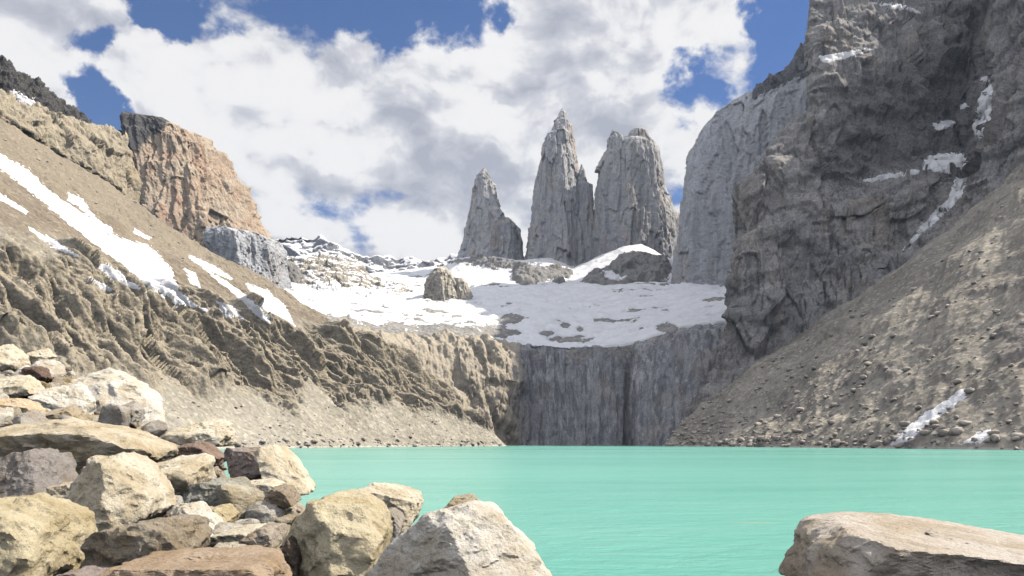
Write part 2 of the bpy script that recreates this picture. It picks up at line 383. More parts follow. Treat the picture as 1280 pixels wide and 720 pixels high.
sh = t.new('ShaderNodeVectorMath', operation='LENGTH'); t.link(t.scale(t.vmath('SUBTRACT', t.vmath('ADD', v, t.vmath('MULTIPLY', wnv.outputs['Color'], (1.2, .5, 0))), (14.2, 40.5, 0)), (.5, 1.4, 0)), sh.inputs[0])
c = t.mix(t.math('MULTIPLY', t.mapr(sh.outputs['Value'], .1, 1.0, 1, 0), .45), c, (.42, .50, .33))
t.link(c, b.inputs['Base Color']); b.inputs['Roughness'].default_value = 0.22; b.inputs['IOR'].default_value = 1.33
b.inputs['Specular IOR Level'].default_value = 0.4
r1 = t.noise(t.scale(v, (.45, 1, 1)), 0.9, 6, .62, .4); r2 = t.noise(t.scale(v, (.5, 1, 1)), 5.0, 4, .6)
bump(t, b, t.math('ADD', r1, t.math('MULTIPLY', r2, .14)), .9, .35)
xs = np.linspace(-700, 900, 2); 
tag(mesh_obj("lake", [(-900, -60, 0), (900, -60, 0), (900, 1300, 0), (-900, 1300, 0)], [(0, 1, 2, 3)], m), kind='structure')

# ------------------------------------------------------------------ snow laid on a slope
def snow_on(P, poly, name, thick=1.2, soft=2.0, rag=3.0, rs=9.0, pts=None, label=None, kind=None, cat="snow patch", group=None):
    px, py = to_px(P)
    near = P[..., 1] > 1
    d = sdf(poly, px, py) if pts is None else pts
    q = np.stack([P[..., 0] / rs, P[..., 1] / rs, P[..., 2] / rs], -1)
    d = d + rag * (fbm(q, 5, .65) + .5 * fbm(q * 3.1 + 9, 3, .6))
    off = np.clip(d / soft, -1.5, 1.0) * thick
    n = facing(P)
    n = n * .4 + np.array([0, 0, .6])
    S = P + n * off[..., None]
    keep = d > -soft * 1.5
    Mh, N = d.shape
    f = grid_faces(Mh, N); kf = keep.ravel()[f].any(1); f = f[kf]
    if len(f) < 4: print("no snow", name); return None
    e_ = np.max([np.linalg.norm(S.reshape(-1, 3)[f[:, a]] - S.reshape(-1, 3)[f[:, (a + 1) % 4]], axis=1) for a in range(4)], 0)
    f = f[e_ < 3.2 * np.median(e_)]                     # no slivers hanging over a step in the rock
    if not kind:                                       # keep the one connected piece
        par = {}
        def find(a):
            while par.setdefault(a, a) != a: par[a] = par[par[a]]; a = par[a]
            return a
        for q4 in f:
            r0 = find(int(q4[0]))
            for z4 in q4[1:]: par[find(int(z4))] = r0
        roots = np.array([find(int(q4[0])) for q4 in f]); u_, c_ = np.unique(roots, return_counts=True)
        f = f[roots == u_[c_.argmax()]]
    ids = np.unique(f); mp = np.zeros(Mh * N, int); mp[ids] = np.arange(len(ids))
    o = mesh_obj(name, S.reshape(-1, 3)[ids], mp[f], M_snow)
    if kind: o['kind'] = kind
    if label: tag(o, label, cat, group)
    return o

# ------------------------------------------------------------------ left mountainside
rows = [
 [(640, 575, 900), (560, 575, 800), (450, 575, 680), (360, 575, 570), (250, 580, 480), (120, 585, 415), (0, 590, 375), (-250, 600, 320)],
 [(634, 557.6, 885), (560, 558, 790), (450, 559.3, 670), (360, 560.2, 560), (250, 561.5, 475), (120, 563, 410), (0, 564, 370), (-250, 566, 310)],
 [(612, 536, 888), (560, 511, 845), (470, 494, 760), (390, 486, 693), (300, 488, 620), (200, 472, 545), (120, 446, 500), (0, 425, 450), (-250, 390, 380)],
 [(520, 474, 905), (470, 436, 860), (430, 416, 820), (380, 404, 770), (300, 388, 705), (200, 366, 640), (100, 318, 570), (0, 290, 510), (-250, 250, 420)],
 [(430, 412, 930), (390, 392, 920), (330, 366, 880), (250, 340, 820), (150, 285, 750), (50, 230, 690), (0, 200, 650), (-250, 90, 520)],
 [(385, 388, 960), (335, 350, 1000), (250, 308, 1000), (172, 252, 980), (100, 208, 920), (0, 150, 850), (-250, 10, 680)],
 [(400, 420, 1080), (330, 400, 1100), (250, 380, 1120), (172, 340, 1120), (100, 300, 1080), (0, 250, 1000), (-250, 100, 800)],
]
P, rc = loft(rows, 760, [6, 95, 125, 70, 70, 20], 3)
n = facing(P); r = rc[:, None] * np.ones(P.shape[1])[None]
s_len = np.cumsum(np.r_[0, np.linalg.norm(np.diff(P[200], axis=0), axis=1)])[None] * np.ones(P.shape[0])[:, None]
q = np.stack([s_len, r * 130, P[..., 2] * .3], -1)
jit = .33 * fbm(np.stack([s_len / 45, s_len * 0 + 3, s_len * 0], -1), 4, .6)
rib = sstep(1.72, 2.05, r + jit) * (1 - sstep(2.80, 3.12, r + jit * .7))
# gullied band of rotten rock: buttresses leaning down to the right
lean = np.stack([(s_len - r * 42) / 36, r * .9 + 5, s_len * 0 + 2], -1)
gul = ridged(lean, 5, .55)
gul2 = ridged(np.stack([(s_len - r * 55) / 15, r * 1.3, s_len * 0 + 9], -1), 4, .5)
rock_amt = np.clip(rib, 0, 1)
d = rock_amt * (-gul * 18 - gul2 * 3.0 + 6.5 * facets(s_len - r * 42, r * 110, 17, 60, 91, .12) + .8 * fbm(P / 8, 4, .6) + 7)
d += (1 - rock_amt) * (fbm(P / 60, 4) * 4 + .9 * fbm(P / 6, 4, .6))
d += (1 - rock_amt) * sstep(3.05, 3.4, r) * (3.0 * ridged(np.stack([(s_len - r * 40) / 35, r * 1.2, s_len * 0 + 4], -1), 5, .55))
d += (1 - rock_amt) * (1 - sstep(1.5, 1.9, r)) * 1.4 * ridged(np.stack([(s_len - r * 10) / 22, r * .8, s_len * 0 + 8], -1), 4)
edge = sstep(0.0, 0.03, np.linspace(0, 1, P.shape[1]))[None] * .75 + .25
d *= edge
P_left = P + n * d[..., None]
rockattr = np.clip(rock_amt * .9 + sstep(3.6, 3.9, r + .5 * fbm(P / 50, 4)) * .25, 0, 1)
o = mesh_obj("mountain_slope", P_left.reshape(-1, 3), grid_faces(*P.shape[:2]), M_left, attrs={'rock': rockattr, 'upper': sstep(2.9, 3.25, r + jit * .5)})
o['kind'] = 'structure'

left_snow = [
 ([(-20,178),(10,198),(35,212),(62,238),(110,272),(150,297),(188,308),(214,335),(222,362),(262,390),(232,384),(205,372),(178,352),(140,322),(92,285),(50,250),(15,222),(-20,200)], "long white snow chute running diagonally down the brown slope", 2.5),
 ([(85,240),(104,250),(116,268),(138,284),(146,300),(126,293),(104,264),(86,250)], "snow branch joining the long white chute from above", 2.5),
 ([(36,284),(66,298),(102,322),(74,314),(44,294)], "narrow snow streak below the upper part of the long chute", 2),
 ([(122,326),(146,338),(186,366),(160,359),(126,338)], "tapered snow streak just under the middle of the long chute", 2),
 ([(231,336),(244,341),(250,359),(238,354)], "lone small snow spot above the foot of the long chute", 1.5),
 ([(270,376),(290,381),(304,398),(280,396)], "short snow blot on the crest of the gullied cliff band", 1.5),
 ([(256,336),(284,352),(312,372),(336,396),(340,407),(322,396),(298,372),(270,350)], "thin snow ribbon beside the snow tongue at the slope's far end", 1.5),
 ([(306,354),(334,362),(356,382),(370,408),(346,404),(328,384)], "broad snow tongue ending at the far end of the brown slope", 1.8),
 ([(-5,238),(36,264),(32,269),(-5,246)], "faint snow line at the left edge below the long chute", 1.5),
 ([(106,344),(128,354),(148,368),(128,362)], "small snow sliver lying lowest on the brown slope", 1.5),
 ([(168,286),(190,297),(186,300),(166,291)], "short snow dash above the long white chute", 1.2),
 ([(236,318),(264,330),(292,348),(288,350),(258,336),(236,323)], "snow seam hugging the skyline of the brown slope", 1.3),
]
for poly, lab, rg in left_snow:
    snow_on(P_left, poly, "snow_patch", .6, 2.2, rg * 1.3, 7.0, label=lab, group="snow patches on the brown slope")

# ------------------------------------------------------------------ tan cliff and dark crest above the slope
rows = [
 [(174, 285, 1010), (120, 262, 985), (60, 220, 930), (0, 185, 880), (-200, 60, 740)],
 [(172, 245, 1025), (150, 232, 985), (100, 200, 945), (50, 172, 900), (0, 140, 870), (-200, 10, 740)],
 [(167, 195, 1040), (140, 185, 1000), (100, 172, 960), (50, 152, 915), (0, 126, 890), (-200, -20, 750)],
 [(160, 168, 1060), (140, 158, 1030), (110, 150, 1000), (60, 140, 960), (0, 118, 930), (-200, -40, 780)],
 [(166, 230, 1180), (140, 210, 1160), (110, 190, 1150), (60, 170, 1100), (0, 150, 1080), (-200, 0, 900)],
]
P, rc = loft(rows, 300, [40, 50, 25, 16], 3); n = facing(P)
uu = np.cumsum(np.r_[0, np.linalg.norm(np.diff(P[50], axis=0), axis=1)])[None] + 0 * P[..., 0]
d = 7.0 * crags(P, 30, 1.9, 71) + 5 * ridged(P / np.array([38, 38, 90]), 4, .5) + .8 * fbm(P / 6, 3)
o = mesh_obj("cliff_band", (P + n * d[..., None]).reshape(-1, 3), grid_faces(*P.shape[:2]), M_tan)
tag(o, "tan rock cliff below the dark crest at upper left", "cliff")
rows = [
 [(118, 162, 1010), (85, 158, 985), (50, 150, 960), (0, 128, 930), (-200, -10, 790)],
 [(112, 150, 1035), (85, 143, 1010), (50, 134, 975), (0, 112, 950), (-200, -30, 800)],
 [(106, 146, 1050), (60, 116, 1020), (52, 104, 1010), (32, 96, 1000), (14, 76, 985), (0, 72, 970), (-200, -70, 830)],
 [(112, 180, 1150), (60, 150, 1150), (0, 110, 1100), (-200, -20, 900)],
]
P, rc = loft(rows, 260, [26, 40, 14], 2); n = facing(P)
d = 7 * ridged(P / np.array([30, 30, 22]), 5, .55) + 3 * fbm(P / 6, 4, .6)
P = P + n * d[..., None]
o = mesh_obj("mountain_crest", P.reshape(-1, 3), grid_faces(*P.shape[:2]), M_dark)
tag(o, "jagged black crest with snow patches at the upper left corner", "crest")
snow_on(P, [(10,112),(26,118),(46,126),(50,138),(36,136),(18,124)], "snow_patch", 1.2, 1.2, 3, 8, label="ragged snow patch on the black crest at upper left")

# ------------------------------------------------------------------ towers and peaks as closed lofts of rings
def ring_tower(levels, Y, depth=.8, N=220, step=2.2, amp=1.0, crack=26, sq=3.2, rot=0.0, seed=0, corner=None, lowdrop=140, flare=.3):
    """levels: (py, left px, right px) from top to bottom; returns V, F of a closed rock tower"""
    lv = sorted(levels); py = np.array([l[0] for l in lv], float); L = np.array([l[1] for l in lv], float); Rr = np.array([l[2] for l in lv], float)
    ys = np.arange(py[0], py[-1] + lowdrop * .4, step / 2.0)
    l_ = np.interp(ys, py, L); r_ = np.interp(ys, py, Rr)
    below = np.clip(ys - py[-1], 0, None); l_ = l_ - below * flare; r_ = r_ + below * flare
    jag = 2.0
    a = np.linspace(0, 2 * np.pi, N, endpoint=False)
    ca, sa = np.cos(a + rot), np.sin(a + rot)
    if corner is None:
        k = (np.abs(ca) ** sq + np.abs(sa) ** sq) ** (-1 / sq); ux, uy = ca * k, sa * k
    else:                                       # polygonal plan
        cp = np.array(corner + [corner[0]], float); dl = np.r_[0, np.cumsum(np.hypot(*np.diff(cp, axis=0).T))]
        tt = np.linspace(0, dl[-1], N, endpoint=False); ux = np.interp(tt, dl, cp[:, 0]); uy = np.interp(tt, dl, cp[:, 1])
    maxw = (Rr - L).max() / 2 / F * Y
    cx = (l_ + r_) / 2; hw = (r_ - l_) / 2 / F * Y
    hd = depth * (hw * .55 + maxw * .45 * np.clip(hw / maxw * 2.2, 0, 1))
    Yc = Y + hd.max(); hw = hw * Yc / Y
    X = (cx[:, None] - 640) / F * Yc + ux[None] * hw[:, None]
    Yy = Y + hd.max() + uy[None] * hd[:, None] 
    Yy = Yy - 0 * X
    Z = CZ + (HOR - ys)[:, None] / F * Yc + 0 * X
    P = np.stack([X, Yy, Z], -1)
    # keep the traced outline when the ring is deeper than the front: pull x in with depth
    nrm = np.stack([ux, uy / max(depth, .3), 0 * ux], -1); nrm /= np.linalg.norm(nrm, axis=1)[:, None]
    nrm = np.broadcast_to(nrm[None], P.shape)
    S = seed * 37.7
    uu = X + .6 * Yy + S * 50
    # spread the seam: the joints are wrapped round the tower by plan position
    d = .42 * crack * crags(P, crack * 1.8, 4.2, seed, .12)
    d = d + .10 * crack * (ridged(P / np.array([crack * .9, crack * .9, crack * 10]) + S, 4, .5))
    d = d + .05 * crack * fbm(P / (crack * .5) + S, 5, .6)
    top = sstep(0, 14, ys - ys[0])[:, None]
    wlim = np.minimum(1, hw[:, None] / (crack * .9))
    d = d * amp * (.35 + .65 * top) * wlim
    P = P + nrm * d[..., None]
    f = grid_faces(len(ys), N, True)
    V = P.reshape(-1, 3); c = len(V)
    V = np.vstack([V, P[0].mean(0) + np.array([0, 0, 2.0])])
    j = np.arange(N); cap = np.stack([j, (j + 1) % N, np.full(N, c), np.full(N, c)], -1)
    return V, f, cap
def tower_obj(name, mat, *parts):
    Vs, Fs, off = [], [], 0
    for (V, f, cap) in parts:
        Vs.append(V); Fs.append(f + off); 
        # cap of quads collapsed to the apex: give each an own apex vertex so that faces stay valid
        j = cap[:, 0]; N = len(j); ap = V[-1]
        half = np.stack([j, np.roll(j, -1)], -1)
        extra = (V[j] + ap) / 2; base = len(V)
        V2 = np.vstack([V, extra * np.array([1, 1, 1]) + np.array([0, 0, 1.0])]); Vs[-1] = V2
        e = base + np.arange(N)
        Fs.append(np.stack([j, np.roll(j, -1), np.roll(e, -1), e], -1) + off)
        off += len(V2)
    return mesh_obj(name, np.vstack(Vs), np.vstack(Fs), mat)

def cap_rock(o, xs, ys, amp, wl):
    """marks the darker cap rock above a contact line as an attribute of the mesh"""
    nv = len(o.data.vertices); co = np.empty(nv * 3, np.float32); o.data.vertices.foreach_get('co', co); co = co.reshape(-1, 3)
    pxx, pyy = to_px(co); lim = np.interp(pxx, xs, ys) + amp * fbm(co / wl, 4, .6)
    at = o.data.attributes.new('rock', 'FLOAT', 'POINT'); at.data.foreach_set('value', sstep(2.5, -2.5, pyy - lim).astype(np.float32))
P1 = [(-1, .3), (-.6, -.7), (.0, -1), (.75, -.75), (1, .1), (.5, 1), (-.5, 1)]
P2 = [(-1, .2), (-.62, -.8), (.12, -1), (.68, -.5), (1, .3), (.3, 1), (-.6, .9)]
P3 = [(-1, .2), (-.8, -.62), (-.1, -1), (.6, -.8), (1, -.05), (.7, .9), (-.6, 1)]
P4 = [(-1, .4), (-.9, -.2), (-.4, -.75), (.3, -1), (1, -.8), (1, 1), (-.8, 1)]
o = tower_obj("rock_tower", M_tower, ring_tower([(211,603,607),(217,599,610),(225,593,616),(238,591,620),(252,588,622),(263,585,626),(272,583,633),(279,581,642),(286,579,650),(300,577,653),(315,572,653),(330,562,656),(345,556,660)], 2500, .7, 260, 2, 1, 22, 2.6, .3, 1, P1))
tag(o, "smallest grey granite tower, leaning point left of the two tall towers", "rock tower", "granite towers above the snowfield")
o = tower_obj("rock_tower", M_tower, ring_tower([(137,701,705),(142,698,710),(152,696,711),(155,692,713),(168,687,714),(172,682,717),(190,676,719),(212,670,724),(240,667,729),(270,664,736),(300,660,742),(330,652,746),(352,645,750)], 2450, .8, 320, 2, 1, 24, 2.5, .5, 2, P2))
tower_obj("spire", M_tower, ring_tower([(206,726,728),(214,724,731),(228,722,733),(232,720,740),(250,719,741),(300,717,744),(345,714,748)], 2520, .7, 100, 2, .8, 16, 2.6, .2, 3, flare=0)).parent = o
tag(o, "tallest slender granite tower with a pointed tip and side spire", "rock tower", "granite towers above the snowfield")
o = tower_obj("rock_tower", M_tower, ring_tower([(177,768,812),(184,761,820),(196,754,826),(214,746,829),(235,742,833),(252,741,841),(266,741,847),(290,740,851),(320,739,853),(350,736,856)], 2400, .62, 380, 2, 1, 26, 3.0, .25, 4, P3))
tower_obj("summit", M_tower, ring_tower([(163,765,768),(168,763,775),(176,760,784),(190,756,792),(215,750,800)], 2450, .6, 140, 2, .9, 18, 2.6, .2, 5, P3, flare=0)).parent = o
tower_obj("summit", M_tower, ring_tower([(160,795,803),(164,788,809),(172,784,813),(178,782,820),(190,780,824),(215,776,828)], 2446, .6, 160, 2, .9, 18, 2.6, .4, 6, P3, flare=0)).parent = o
tag(o, "broad granite tower with a notched double summit", "rock tower", "granite towers above the snowfield")
o = tower_obj("rock_wall", M_farwall, ring_tower([(54,1001,1060),(62,995,1066),(72,990,1070),(80,983,1080),(90,979,1084),(93,964,1085),(99,959,1085),(104,956,1086),(107,945,1087),(114,939,1090),(118,926,1091),(126,912,1092),(140,893,1094),(160,878,1096),(185,867,1098),(215,860,1100),(250,855,1102),(300,850,1104),(345,846,1106),(380,842,1110)], 1900, .45, 420, 2, .9, 26, 3.2, .25, 7, P4))
tag(o, "huge pale blue-grey granite wall rising behind the dark massif", "rock wall")
for (px_, py_, wl_, wr_, h_, sd_) in ((1001, 54, 15, 14, 66, 8), (986, 84, 8, 12, 30, 41), (962, 92, 13, 9, 26, 43), (946, 105, 6, 11, 20, 45)):
    tower_obj("pinnacle", M_slate, ring_tower([(py_, px_ - .8, px_ + .8), (py_ + h_ * .22, px_ - wl_ * .30, px_ + wr_ * .5), (py_ + h_ * .34, px_ - wl_ * .62, px_ + wr_ * .55), (py_ + h_ * .7, px_ - wl_ * .75, px_ + wr_ * .9), (py_ + h_, px_ - wl_, px_ + wr_)], 1972, .8, 110, 1.6, 1.2, 11, 2.4, .3, sd_, P4, 30, flare=-.2)).parent = o
cap_rock(o, [930, 945, 962, 980, 1000, 1060], [112, 112, 108, 104, 98, 80], 6, 26)
# orange peak: a blade-like corner turned to the viewer, left face in shade, right face in the sun
o = tower_obj("mountain_peak", M_orange, ring_tower([(148,199,205),(151,187,212),(155,170,219),(160,160,231),(164,156,246),(167,156,258),(180,157,264),(184,157,276),(196,158,280),(206,161,284),(226,166,298),(250,168,308),(270,170,318),(288,170,330),(310,168,338),(340,166,346)], 1450, .9, 420, 2, 1.3, 20, 3, 0, 10,
     corner=[(-1, .2), (-.46, -1), (-.1, -.78), (.3, -.62), (.62, -.2), (1, .35), (.6, 1), (-.6, 1)]))
tag(o, "flat-topped orange rock peak with a black cap above the brown slope", "mountain peak")
cap_rock(o, [155, 172, 190, 206, 216, 224], [192, 186, 174, 160, 152, 140], 7, 22)
o = tower_obj("rock_buttress", M_farwall, ring_tower([(290,262,300),(294,256,330),(300,254,346),(310,256,351),(325,262,353),(345,268,358)], 1430, .9, 300, 1.6, 1.5, 13, 2.4, .3, 12, P2))
tag(o, "grey buttress at the right foot of the orange peak", "buttress")

# ------------------------------------------------------------------ snow basin above the headwall
rows = [
 [(340, 430, 955), (420, 436, 975), (520, 442, 1055), (600, 440, 1090), (640, 450, 1112), (700, 455, 1135), (780, 455, 1135), (820, 444, 1125), (860, 434, 1112), (900, 426, 1100), (1010, 420, 1090)],
 [(340, 390, 960), (420, 404, 985), (470, 412, 1025), (520, 417, 1065), (600, 418, 1100), (640, 429, 1120), (700, 433, 1140), (780, 434, 1140), (820, 423, 1130), (860, 411, 1120), (900, 403, 1110), (1010, 398, 1100)],
 [(330, 372, 1350), (450, 391, 1350), (600, 393, 1400), (700, 400, 1400), (800, 396, 1400), (900, 384, 1350), (1010, 380, 1300)],
 [(320, 352, 1800), (450, 372, 1850), (600, 368, 1900), (700, 370, 1900), (850, 372, 1750), (1010, 366, 1650)],
 [(310, 345, 2250), (450, 352, 2400), (540, 352, 2400), (640, 346, 2380), (740, 346, 2330), (850, 350, 2150), (1010, 345, 2000)],
 [(310, 338, 2700), (450, 345, 2700), (560, 330, 2720), (650, 318, 2760), (740, 320, 2700), (850, 325, 2500), (1010, 330, 2300)],
 [(300, 360, 3300), (560, 350, 3300), (1010, 340, 3000)],
]
P, rc = loft(rows, 640, [10, 70, 60, 50, 40, 10], 4); n = facing(P)
r = rc[:, None] * np.ones(P.shape[1])[None]
d = 11 * fbm(P / np.array([120, 160, 120]), 5, .5) + 2.5 * fbm(P / 18, 4, .55)
d *= sstep(.6, 1.3, r)
P_b = P + np.array([0, 0, 1.0]) * d[..., None]
o = mesh_obj("terrain_basin", P_b.reshape(-1, 3), grid_faces(*P.shape[:2]), M_basin); o['kind'] = 'structure'
px, py = to_px(P_b)
cov = 9 + 0 * px
streak = fbm(np.stack([P_b[..., 0] / 42, P_b[..., 1] / 60, P_b[..., 0] * 0], -1) + 3, 4, .55)
lowleft = (1 - sstep(600, 680, px)) * sstep(375, 408, py) 
cov = cov - lowleft * (6 + 9 * sstep(395, 416, py)) - 14 * lowleft * np.clip(streak, -.2, 1)
cov = cov - 24 * sstep(.42, .7, fbm(P_b / np.array([110, 70, 70]) + 5, 5, .6)) - 6 * sstep(.5, .7, fbm(P_b / 25 + 9, 3))
cov = np.where(r < np.where(px > 640, .97, 1.02), -9, cov)
def hole(x, y, rx, ry): return 30 * np.exp(-((px - x) / rx) ** 2 - ((py - y) / ry) ** 2)
for hx in [(707, 407, 6, 3), (725, 412, 4, 2.5), (683, 417, 9, 3), (832, 411, 11, 4), (836, 409, 8, 4), (724, 421, 7, 2), (640, 398, 12, 5)]: cov = cov - hole(*hx)
snow_on(P_b, None, "snowfield", 2.2, 3.0, 5.0, 30.0, pts=cov, kind='structure')

# far blue ridge closing the valley
rows = [
 [(250, 395, 2650), (400, 385, 2650), (480, 378, 2600), (560, 368, 2560), (640, 360, 2560), (760, 360, 2560)],
 [(250, 345, 2850), (340, 335, 2850), (400, 335, 2800), (460, 345, 2800), (540, 345, 2760), (600, 335, 2760), (760, 330, 2760)],
 [(250, 315, 2950), (335, 296, 2950), (350, 292, 2950), (378, 288, 2950), (392, 296, 2960), (415, 300, 2960), (440, 314, 2980), (455, 322, 3000), (490, 323, 3000), (515, 319, 3000), (545, 322, 2980), (575, 320, 2950), (640, 322, 2900), (760, 325, 2900)],
 [(250, 360, 3300), (460, 370, 3400), (760, 360, 3300)],
]
P, rc = loft(rows, 420, [60, 60, 12], 2); n = facing(P)
d = 40 * ridged(P / np.array([190, 190, 170]), 4, .5) + 7 * fbm(P / 40, 3, .5)
P = P + n * (d * .8)[..., None]
o = mesh_obj("mountain_ridge", P.reshape(-1, 3), grid_faces(*P.shape[:2]), M_far); o['kind'] = 'structure'
nz = facing(P)[..., 2]
cov = (nz - .62) * 30 + 7 * fbm(P / 150, 4, .5)
snow_on(P, None, "snow_cover", 3.0, 2.0, 3.0, 30.0, pts=cov, kind='structure')

# outcrops in the basin
def outcrop(levels, Y, label, mat, seed, depth=.9, crack=14, name="rock_outcrop", corner=None, amp=1.0, cat="rock outcrop"):
    o = tower_obj(name, mat, ring_tower(levels, Y, depth, 150, 1.5, amp, crack, 2.3, .4, seed, corner, 60)); tag(o, label, cat); return o
outcrop([(334,548,556),(338,541,562),(345,536,567),(354,531,572),(366,528,577),(380,526,582),(390,522,588)], 1700, "pale sunlit rock pinnacle standing in the snowfield", M_knob, 21, .8, 11, corner=P2, amp=1.6)
outcrop([(349,566,580),(354,563,585),(364,561,587),(376,558,590)], 1730, "small pale block right beside the sunlit pinnacle", M_knob, 22, .8, 8, corner=P3, amp=1.5)
outcrop([(328,345,366),(334,338,372),(346,334,376),(360,330,378),(372,326,380)], 1880, "dark grey crag at the left end of the snow valley", M_greyrock, 24, .9, 12, amp=1.5)
# pale dome on the left side of the snow valley
rows = [
 [(318, 395, 1800), (360, 390, 1800), (420, 385, 1820), (480, 378, 1850), (520, 375, 1900)],
 [(322, 372, 1900), (360, 360, 1900), (400, 358, 1920), (440, 358, 1940), (480, 362, 1960), (520, 368, 1960)],
 [(328, 350, 2000), (350, 333, 1990), (375, 328, 1990), (410, 330, 2000), (445, 338, 2020), (470, 352, 2030), (520, 366, 2040)],
 [(334, 342, 2100), (352, 326, 2080), (374, 318, 2080), (400, 314, 2090), (425, 318, 2100), (446, 328, 2110), (468, 348, 2110), (520, 366, 2120)],
 [(330, 370, 2300), (400, 350, 2300), (520, 375, 2300)],
]
P, rc = loft(rows, 300, [24, 40, 30, 8], 3); n = facing(P)
uu = np.cumsum(np.r_[0, np.linalg.norm(np.diff(P[50], axis=0), axis=1)])[None] + 0 * P[..., 0]
d = 9 * crags(P, 60, .7, 221) + 5 * fbm(P / 60, 4, .55) + 1.5 * fbm(P / 9, 4)
P = P + n * d[..., None]
tag(mesh_obj("rock_dome", P.reshape(-1, 3), grid_faces(*P.shape[:2]), M_pale), "rounded pale rock dome half covered in snow", "rock dome")
px, py = to_px(P); fx = facing(P)
cov = (fx[..., 2] - .60) * 22 + 7 * fbm(np.stack([P[..., 0] / 60, P[..., 1] / 60, P[..., 2] / 25], -1) + 4, 4, .6) + 9 * sstep(352, 368, py) - 6 * np.exp(-((px - 420) / 40) ** 2 - ((py - 335) / 12) ** 2)
snow_on(P, None, "snow_cover", 2.0, 2.0, 3.0, 25.0, pts=cov, kind='structure')
# rock apron under the towers, bare where the ribs stick out of the snow
rows = [
 [(515, 405, 1980), (640, 392, 1960), (720, 392, 1950), (800, 398, 1880), (850, 398, 1850), (905, 395, 1800)],
 [(515, 385, 2150), (600, 361, 2150), (650, 364, 2120), (715, 379, 2060), (770, 374, 2080), (803, 385, 2000), (835, 388, 1960), (850, 380, 1950), (905, 375, 1900)],
 [(515, 375, 2420), (565, 341, 2420), (640, 340, 2350), (680, 336, 2330), (720, 345, 2280), (770, 335, 2260), (820, 338, 2230), (845, 352, 2120), (858, 352, 2080), (905, 358, 2050)],
 [(515, 370, 2560), (560, 328, 2550), (570, 322, 2540), (610, 320, 2540), (648, 326, 2500), (690, 322, 2480), (716, 336, 2450), (745, 322, 2430), (780, 308, 2400), (802, 305, 2400), (835, 322, 2380), (853, 326, 2330), (862, 340, 2250), (905, 350, 2200)],
 [(515, 370, 2800), (700, 320, 2800), (905, 330, 2700)],
]
P, rc = loft(rows, 420, [16, 60, 60, 6], 2); n = facing(P); px, py = to_px(P)
ribs = [[(641,338),(652,333),(690,333),(716,342),(712,351),(690,352),(672,357),(650,364),(640,352)],
        [(714,377),(722,358),(742,342),(766,330),(775,320),(800,314),(834,324),(842,340),(832,352),(800,361),(776,373),(742,370)],
        [(803,347),(812,341),(828,343),(826,360),(814,378),(803,384)], [(690,352),(708,349),(706,358),(694,360)],
        [(560,328),(600,322),(650,330),(654,340),(630,338),(590,332)]]
sd = np.max([sdf(q, px, py) for q in ribs], 0) + 2.0 * fbm(P / 30, 4, .6)
uu = np.cumsum(np.r_[0, np.linalg.norm(np.diff(P[70], axis=0), axis=1)])[None] + 0 * px
bare = sstep(-2, 7, sd)
d = bare * (22 + 12 * crags(P, 55, 1.2, 231) + 5 * ridged(P / 30, 4)) + (1 - bare) * (5 * fbm(P / 90, 4, .5) + 1.5 * fbm(P / 25, 3))
P = P + n * d[..., None]
mesh_obj("rock_apron", P.reshape(-1, 3), grid_faces(*P.shape[:2]), M_greyrock)['kind'] = 'structure'
shelf = np.max([sdf(q, px, py) for q in ([(750,352),(762,349),(776,354),(786,360),(770,362),(758,357)], [(774,316),(786,310),(798,309),(794,314),(780,319)], [(660,341),(676,338),(690,340),(676,344)])], 0)
cov = np.maximum(-sd * 1.2 + .5, shelf * 2)
snow_on(P, None, "snow_cover", 2.2, 2.0, 2.5, 25.0, pts=cov, kind='structure')

# ------------------------------------------------------------------ headwall cliff above the water
rows = [
 [(400, 575, 800), (460, 575, 850), (520, 575, 915), (580, 575, 975), (628, 575, 1030), (662, 575, 1080), (720, 575, 1092), (780, 575, 1090), (800, 575, 1050), (860, 575, 1010), (920, 575, 960)],
 [(400, 545, 815), (460, 545, 865), (520, 548, 930), (580, 550, 990), (630, 556, 1040), (660, 557, 1086), (720, 557, 1097), (782, 557, 1095), (796, 557, 1055), (860, 557, 1015), (920, 557, 970)],
 [(400, 470, 860), (460, 475, 905), (520, 480, 965), (575, 478, 1010), (610, 470, 1020), (648, 476, 1040), (664, 480, 1107), (720, 480, 1125), (784, 480, 1120), (796, 480, 1075), (860, 480, 1050), (920, 480, 1010)],
 [(400, 420, 900), (460, 426, 950), (520, 432, 1005), (570, 428, 1045), (606, 426, 1045), (646, 436, 1072), (666, 438, 1125), (720, 441, 1140), (784, 441, 1138), (796, 436, 1105), (860, 418, 1085), (920, 405, 1060)],
 [(390, 400, 960), (460, 410, 1010), (520, 417, 1060), (600, 418, 1090), (640, 428, 1118), (700, 433, 1140), (780, 434, 1140), (820, 422, 1130), (860, 411, 1120), (920, 402, 1100)],
 [(400, 440, 1160), (600, 450, 1160), (780, 460, 1190), (920, 440, 1160)],
]
P, rc = loft(rows, 560, [6, 75, 55, 25, 8], 1); n = facing(P)
px, py = to_px(P); r = rc[:, None] + 0 * px
lit = np.exp(-((px - 600) / 62) ** 2)
uu = np.cumsum(np.r_[0, np.linalg.norm(np.diff(P[90], axis=0), axis=1)])[None] + 0 * r
d = 4.2 * facets(uu, P[..., 2], 22, 260, 51, .15) + 2.5 * ridged(np.stack([P[..., 0] / 20, P[..., 1] / 40, P[..., 2] / 160], -1), 5, .55)
d -= lit * 9 * ridged(np.stack([(P[..., 0] + P[..., 2] * .25) / 34, P[..., 1] / 50, P[..., 2] / 75], -1) + 4, 5, .55)
d += 1.0 * fbm(P / np.array([9, 9, 25]), 4, .6)
d -= 16 * np.exp(-((px - 786 + (py - 490) * .05) / 3.2) ** 2)
